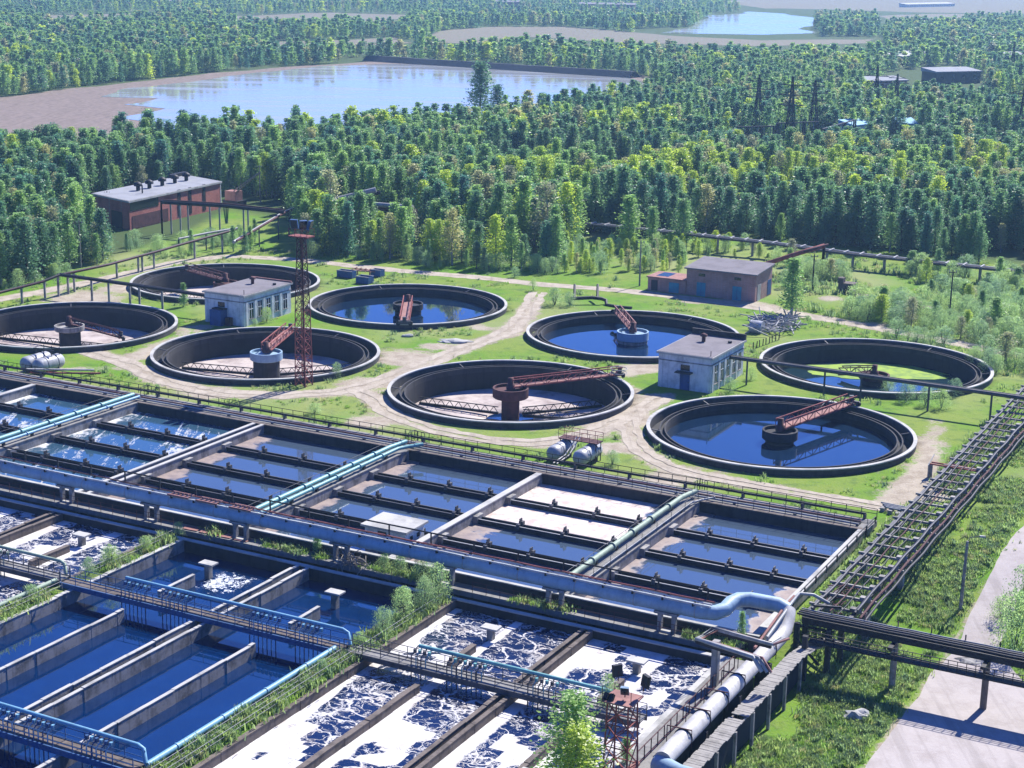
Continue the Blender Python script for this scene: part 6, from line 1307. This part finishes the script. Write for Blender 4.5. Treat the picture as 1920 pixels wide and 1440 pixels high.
# ------------------------------------------------------------------ grass and weeds
TUF = bpy.data.collections.new('tuft_sources')
def tuft(nm, seed, n, h, spread, w_, mat):
    r = np.random.default_rng(seed); b = MB()
    for i in range(n):
        an, d = r.uniform(0, 6.28), abs(r.normal(0, spread)); x, y = math.cos(an) * d, math.sin(an) * d; l = r.uniform(.5, 1.1) * h; t = r.uniform(0, 6.28); lx, ly = math.cos(t) * l * .5, math.sin(t) * l * .5; px, py = -math.sin(t) * w_, math.cos(t) * w_
        b.add([(x - px, y - py, -.03), (x + px, y + py, -.03), (x + lx * .4 + px * .8, y + ly * .4 + py * .8, l * .65), (x + lx * .4 - px * .8, y + ly * .4 - py * .8, l * .65), (x + lx, y + ly, l)], [(0, 1, 2, 3), (3, 2, 4)])
    o = bpy.data.objects.new(nm, b.mesh(nm, mat)); TUF.objects.link(o)
tuft('0_grass', 1, 34, .32, .28, .025, LEAF['grass']); tuft('1_grass', 2, 30, .42, .3, .03, LEAF['grass']); tuft('2_weed', 3, 30, .6, .3, .05, LEAF['weed']); tuft('3_weed', 4, 36, .85, .38, .06, LEAF['weed']); tuft('4_straw', 5, 26, .55, .3, .03, LEAF['aspen'])
gp_, gs, gi = [], [], []
def grow(n, amin, amax, bmin, bmax, fn, big):
    A = rs.uniform(amin, amax, n); B = rs.uniform(bmin, bmax, n); X = A * E1.x + B * E2.x; Y = A * E1.y + B * E2.y; px, py = Q(X, Y, 0)
    m = (px > -120) & (px < 2040) & (py < 1540) & fn(A, B, X, Y, px, py)
    for (tx, ty) in TANKS: m &= np.hypot(X - tx, Y - ty) > 15.2
    rdd = np.full(n, 9.0)
    for pts_, wd in ROADS + DIRT_EXTRA: rdd = np.minimum(rdd, seg_dist(X, Y, [P(*p) for p in pts_]) - wd)
    m &= rdd > .3
    for p, rad in PATCH: c = P(*p); m &= np.hypot(X - c.x, Y - c.y) > rad * .8
    Z = ground_z(A, B); u = rs.random(n)
    for i in np.nonzero(m)[0]:
        gp_.append((X[i], Y[i], Z[i])); s = rs.uniform(.6, 1.3) * big; gs.append((s, s, s * rs.uniform(.7, 1.2))); gi.append(int(np.searchsorted([.32, .6, .78, .86, 1], u[i])))
clump = lambda X, Y, th, s=6: fbm(X, Y, s, 71, 3) > th
grow(12000, -35.2, -27.4, 92, 190, lambda A, B, X, Y, px, py: clump(X, Y, .40, 5) & (A < -27.6), .62)
grow(2500, -38.4, -35.3, 119, 190, lambda A, B, X, Y, px, py: clump(X, Y, .40, 5), .8)
grow(5000, -24, -8, 100, 190, lambda A, B, X, Y, px, py: clump(X, Y, .48, 5) & (A > np.interp(B, [112, 118, 124, 130, 182], [2, -12, -20, -23.4, -24])), .62)
grow(26000, -250, -24, 147.8, 300, lambda A, B, X, Y, px, py: clump(X, Y, .54, 9) & (py > 470), .75)
grow(9000, -120, -24, 200, 330, lambda A, B, X, Y, px, py: inpoly(px, py, BELT) & clump(X, Y, .46, 8), 1.2)
for a0, a1 in ((-66.6, -64.9), (-95.2, -93.6)): grow(900, a0, a1, 64, 111.6, lambda A, B, X, Y, px, py: clump(X, Y, .38, 3), .9)
grow(700, -100, -41, 113.9, 115.1, lambda A, B, X, Y, px, py: clump(X, Y, .52, 4), .8)
scatter('grass_tufts', gp_, gs, rs.uniform(0, 6.28, len(gp_)), gi, TUF, 'tufts of grass and weeds growing over the yard and banks', 'grass')
print('tufts', len(gp_))

# ------------------------------------------------------------------ air: pale blue haze over the distance
HZ = bpy.data.materials.new('haze_air'); HZ.use_nodes = True; ht = HZ.node_tree; ht.nodes.clear(); ho = ht.nodes.new('ShaderNodeOutputMaterial'); pv = ht.nodes.new('ShaderNodeVolumePrincipled')
pv.inputs['Color'].default_value = (.40, .70, 1.0, 1); pv.inputs['Density'].default_value = 0.00016; pv.inputs['Anisotropy'].default_value = 0.2; ht.links.new(pv.outputs[0], ho.inputs['Volume'])
MB().box(-9800, 9800, -9800, 9800, -8, 62).build('haze', HZ, kind='stuff')
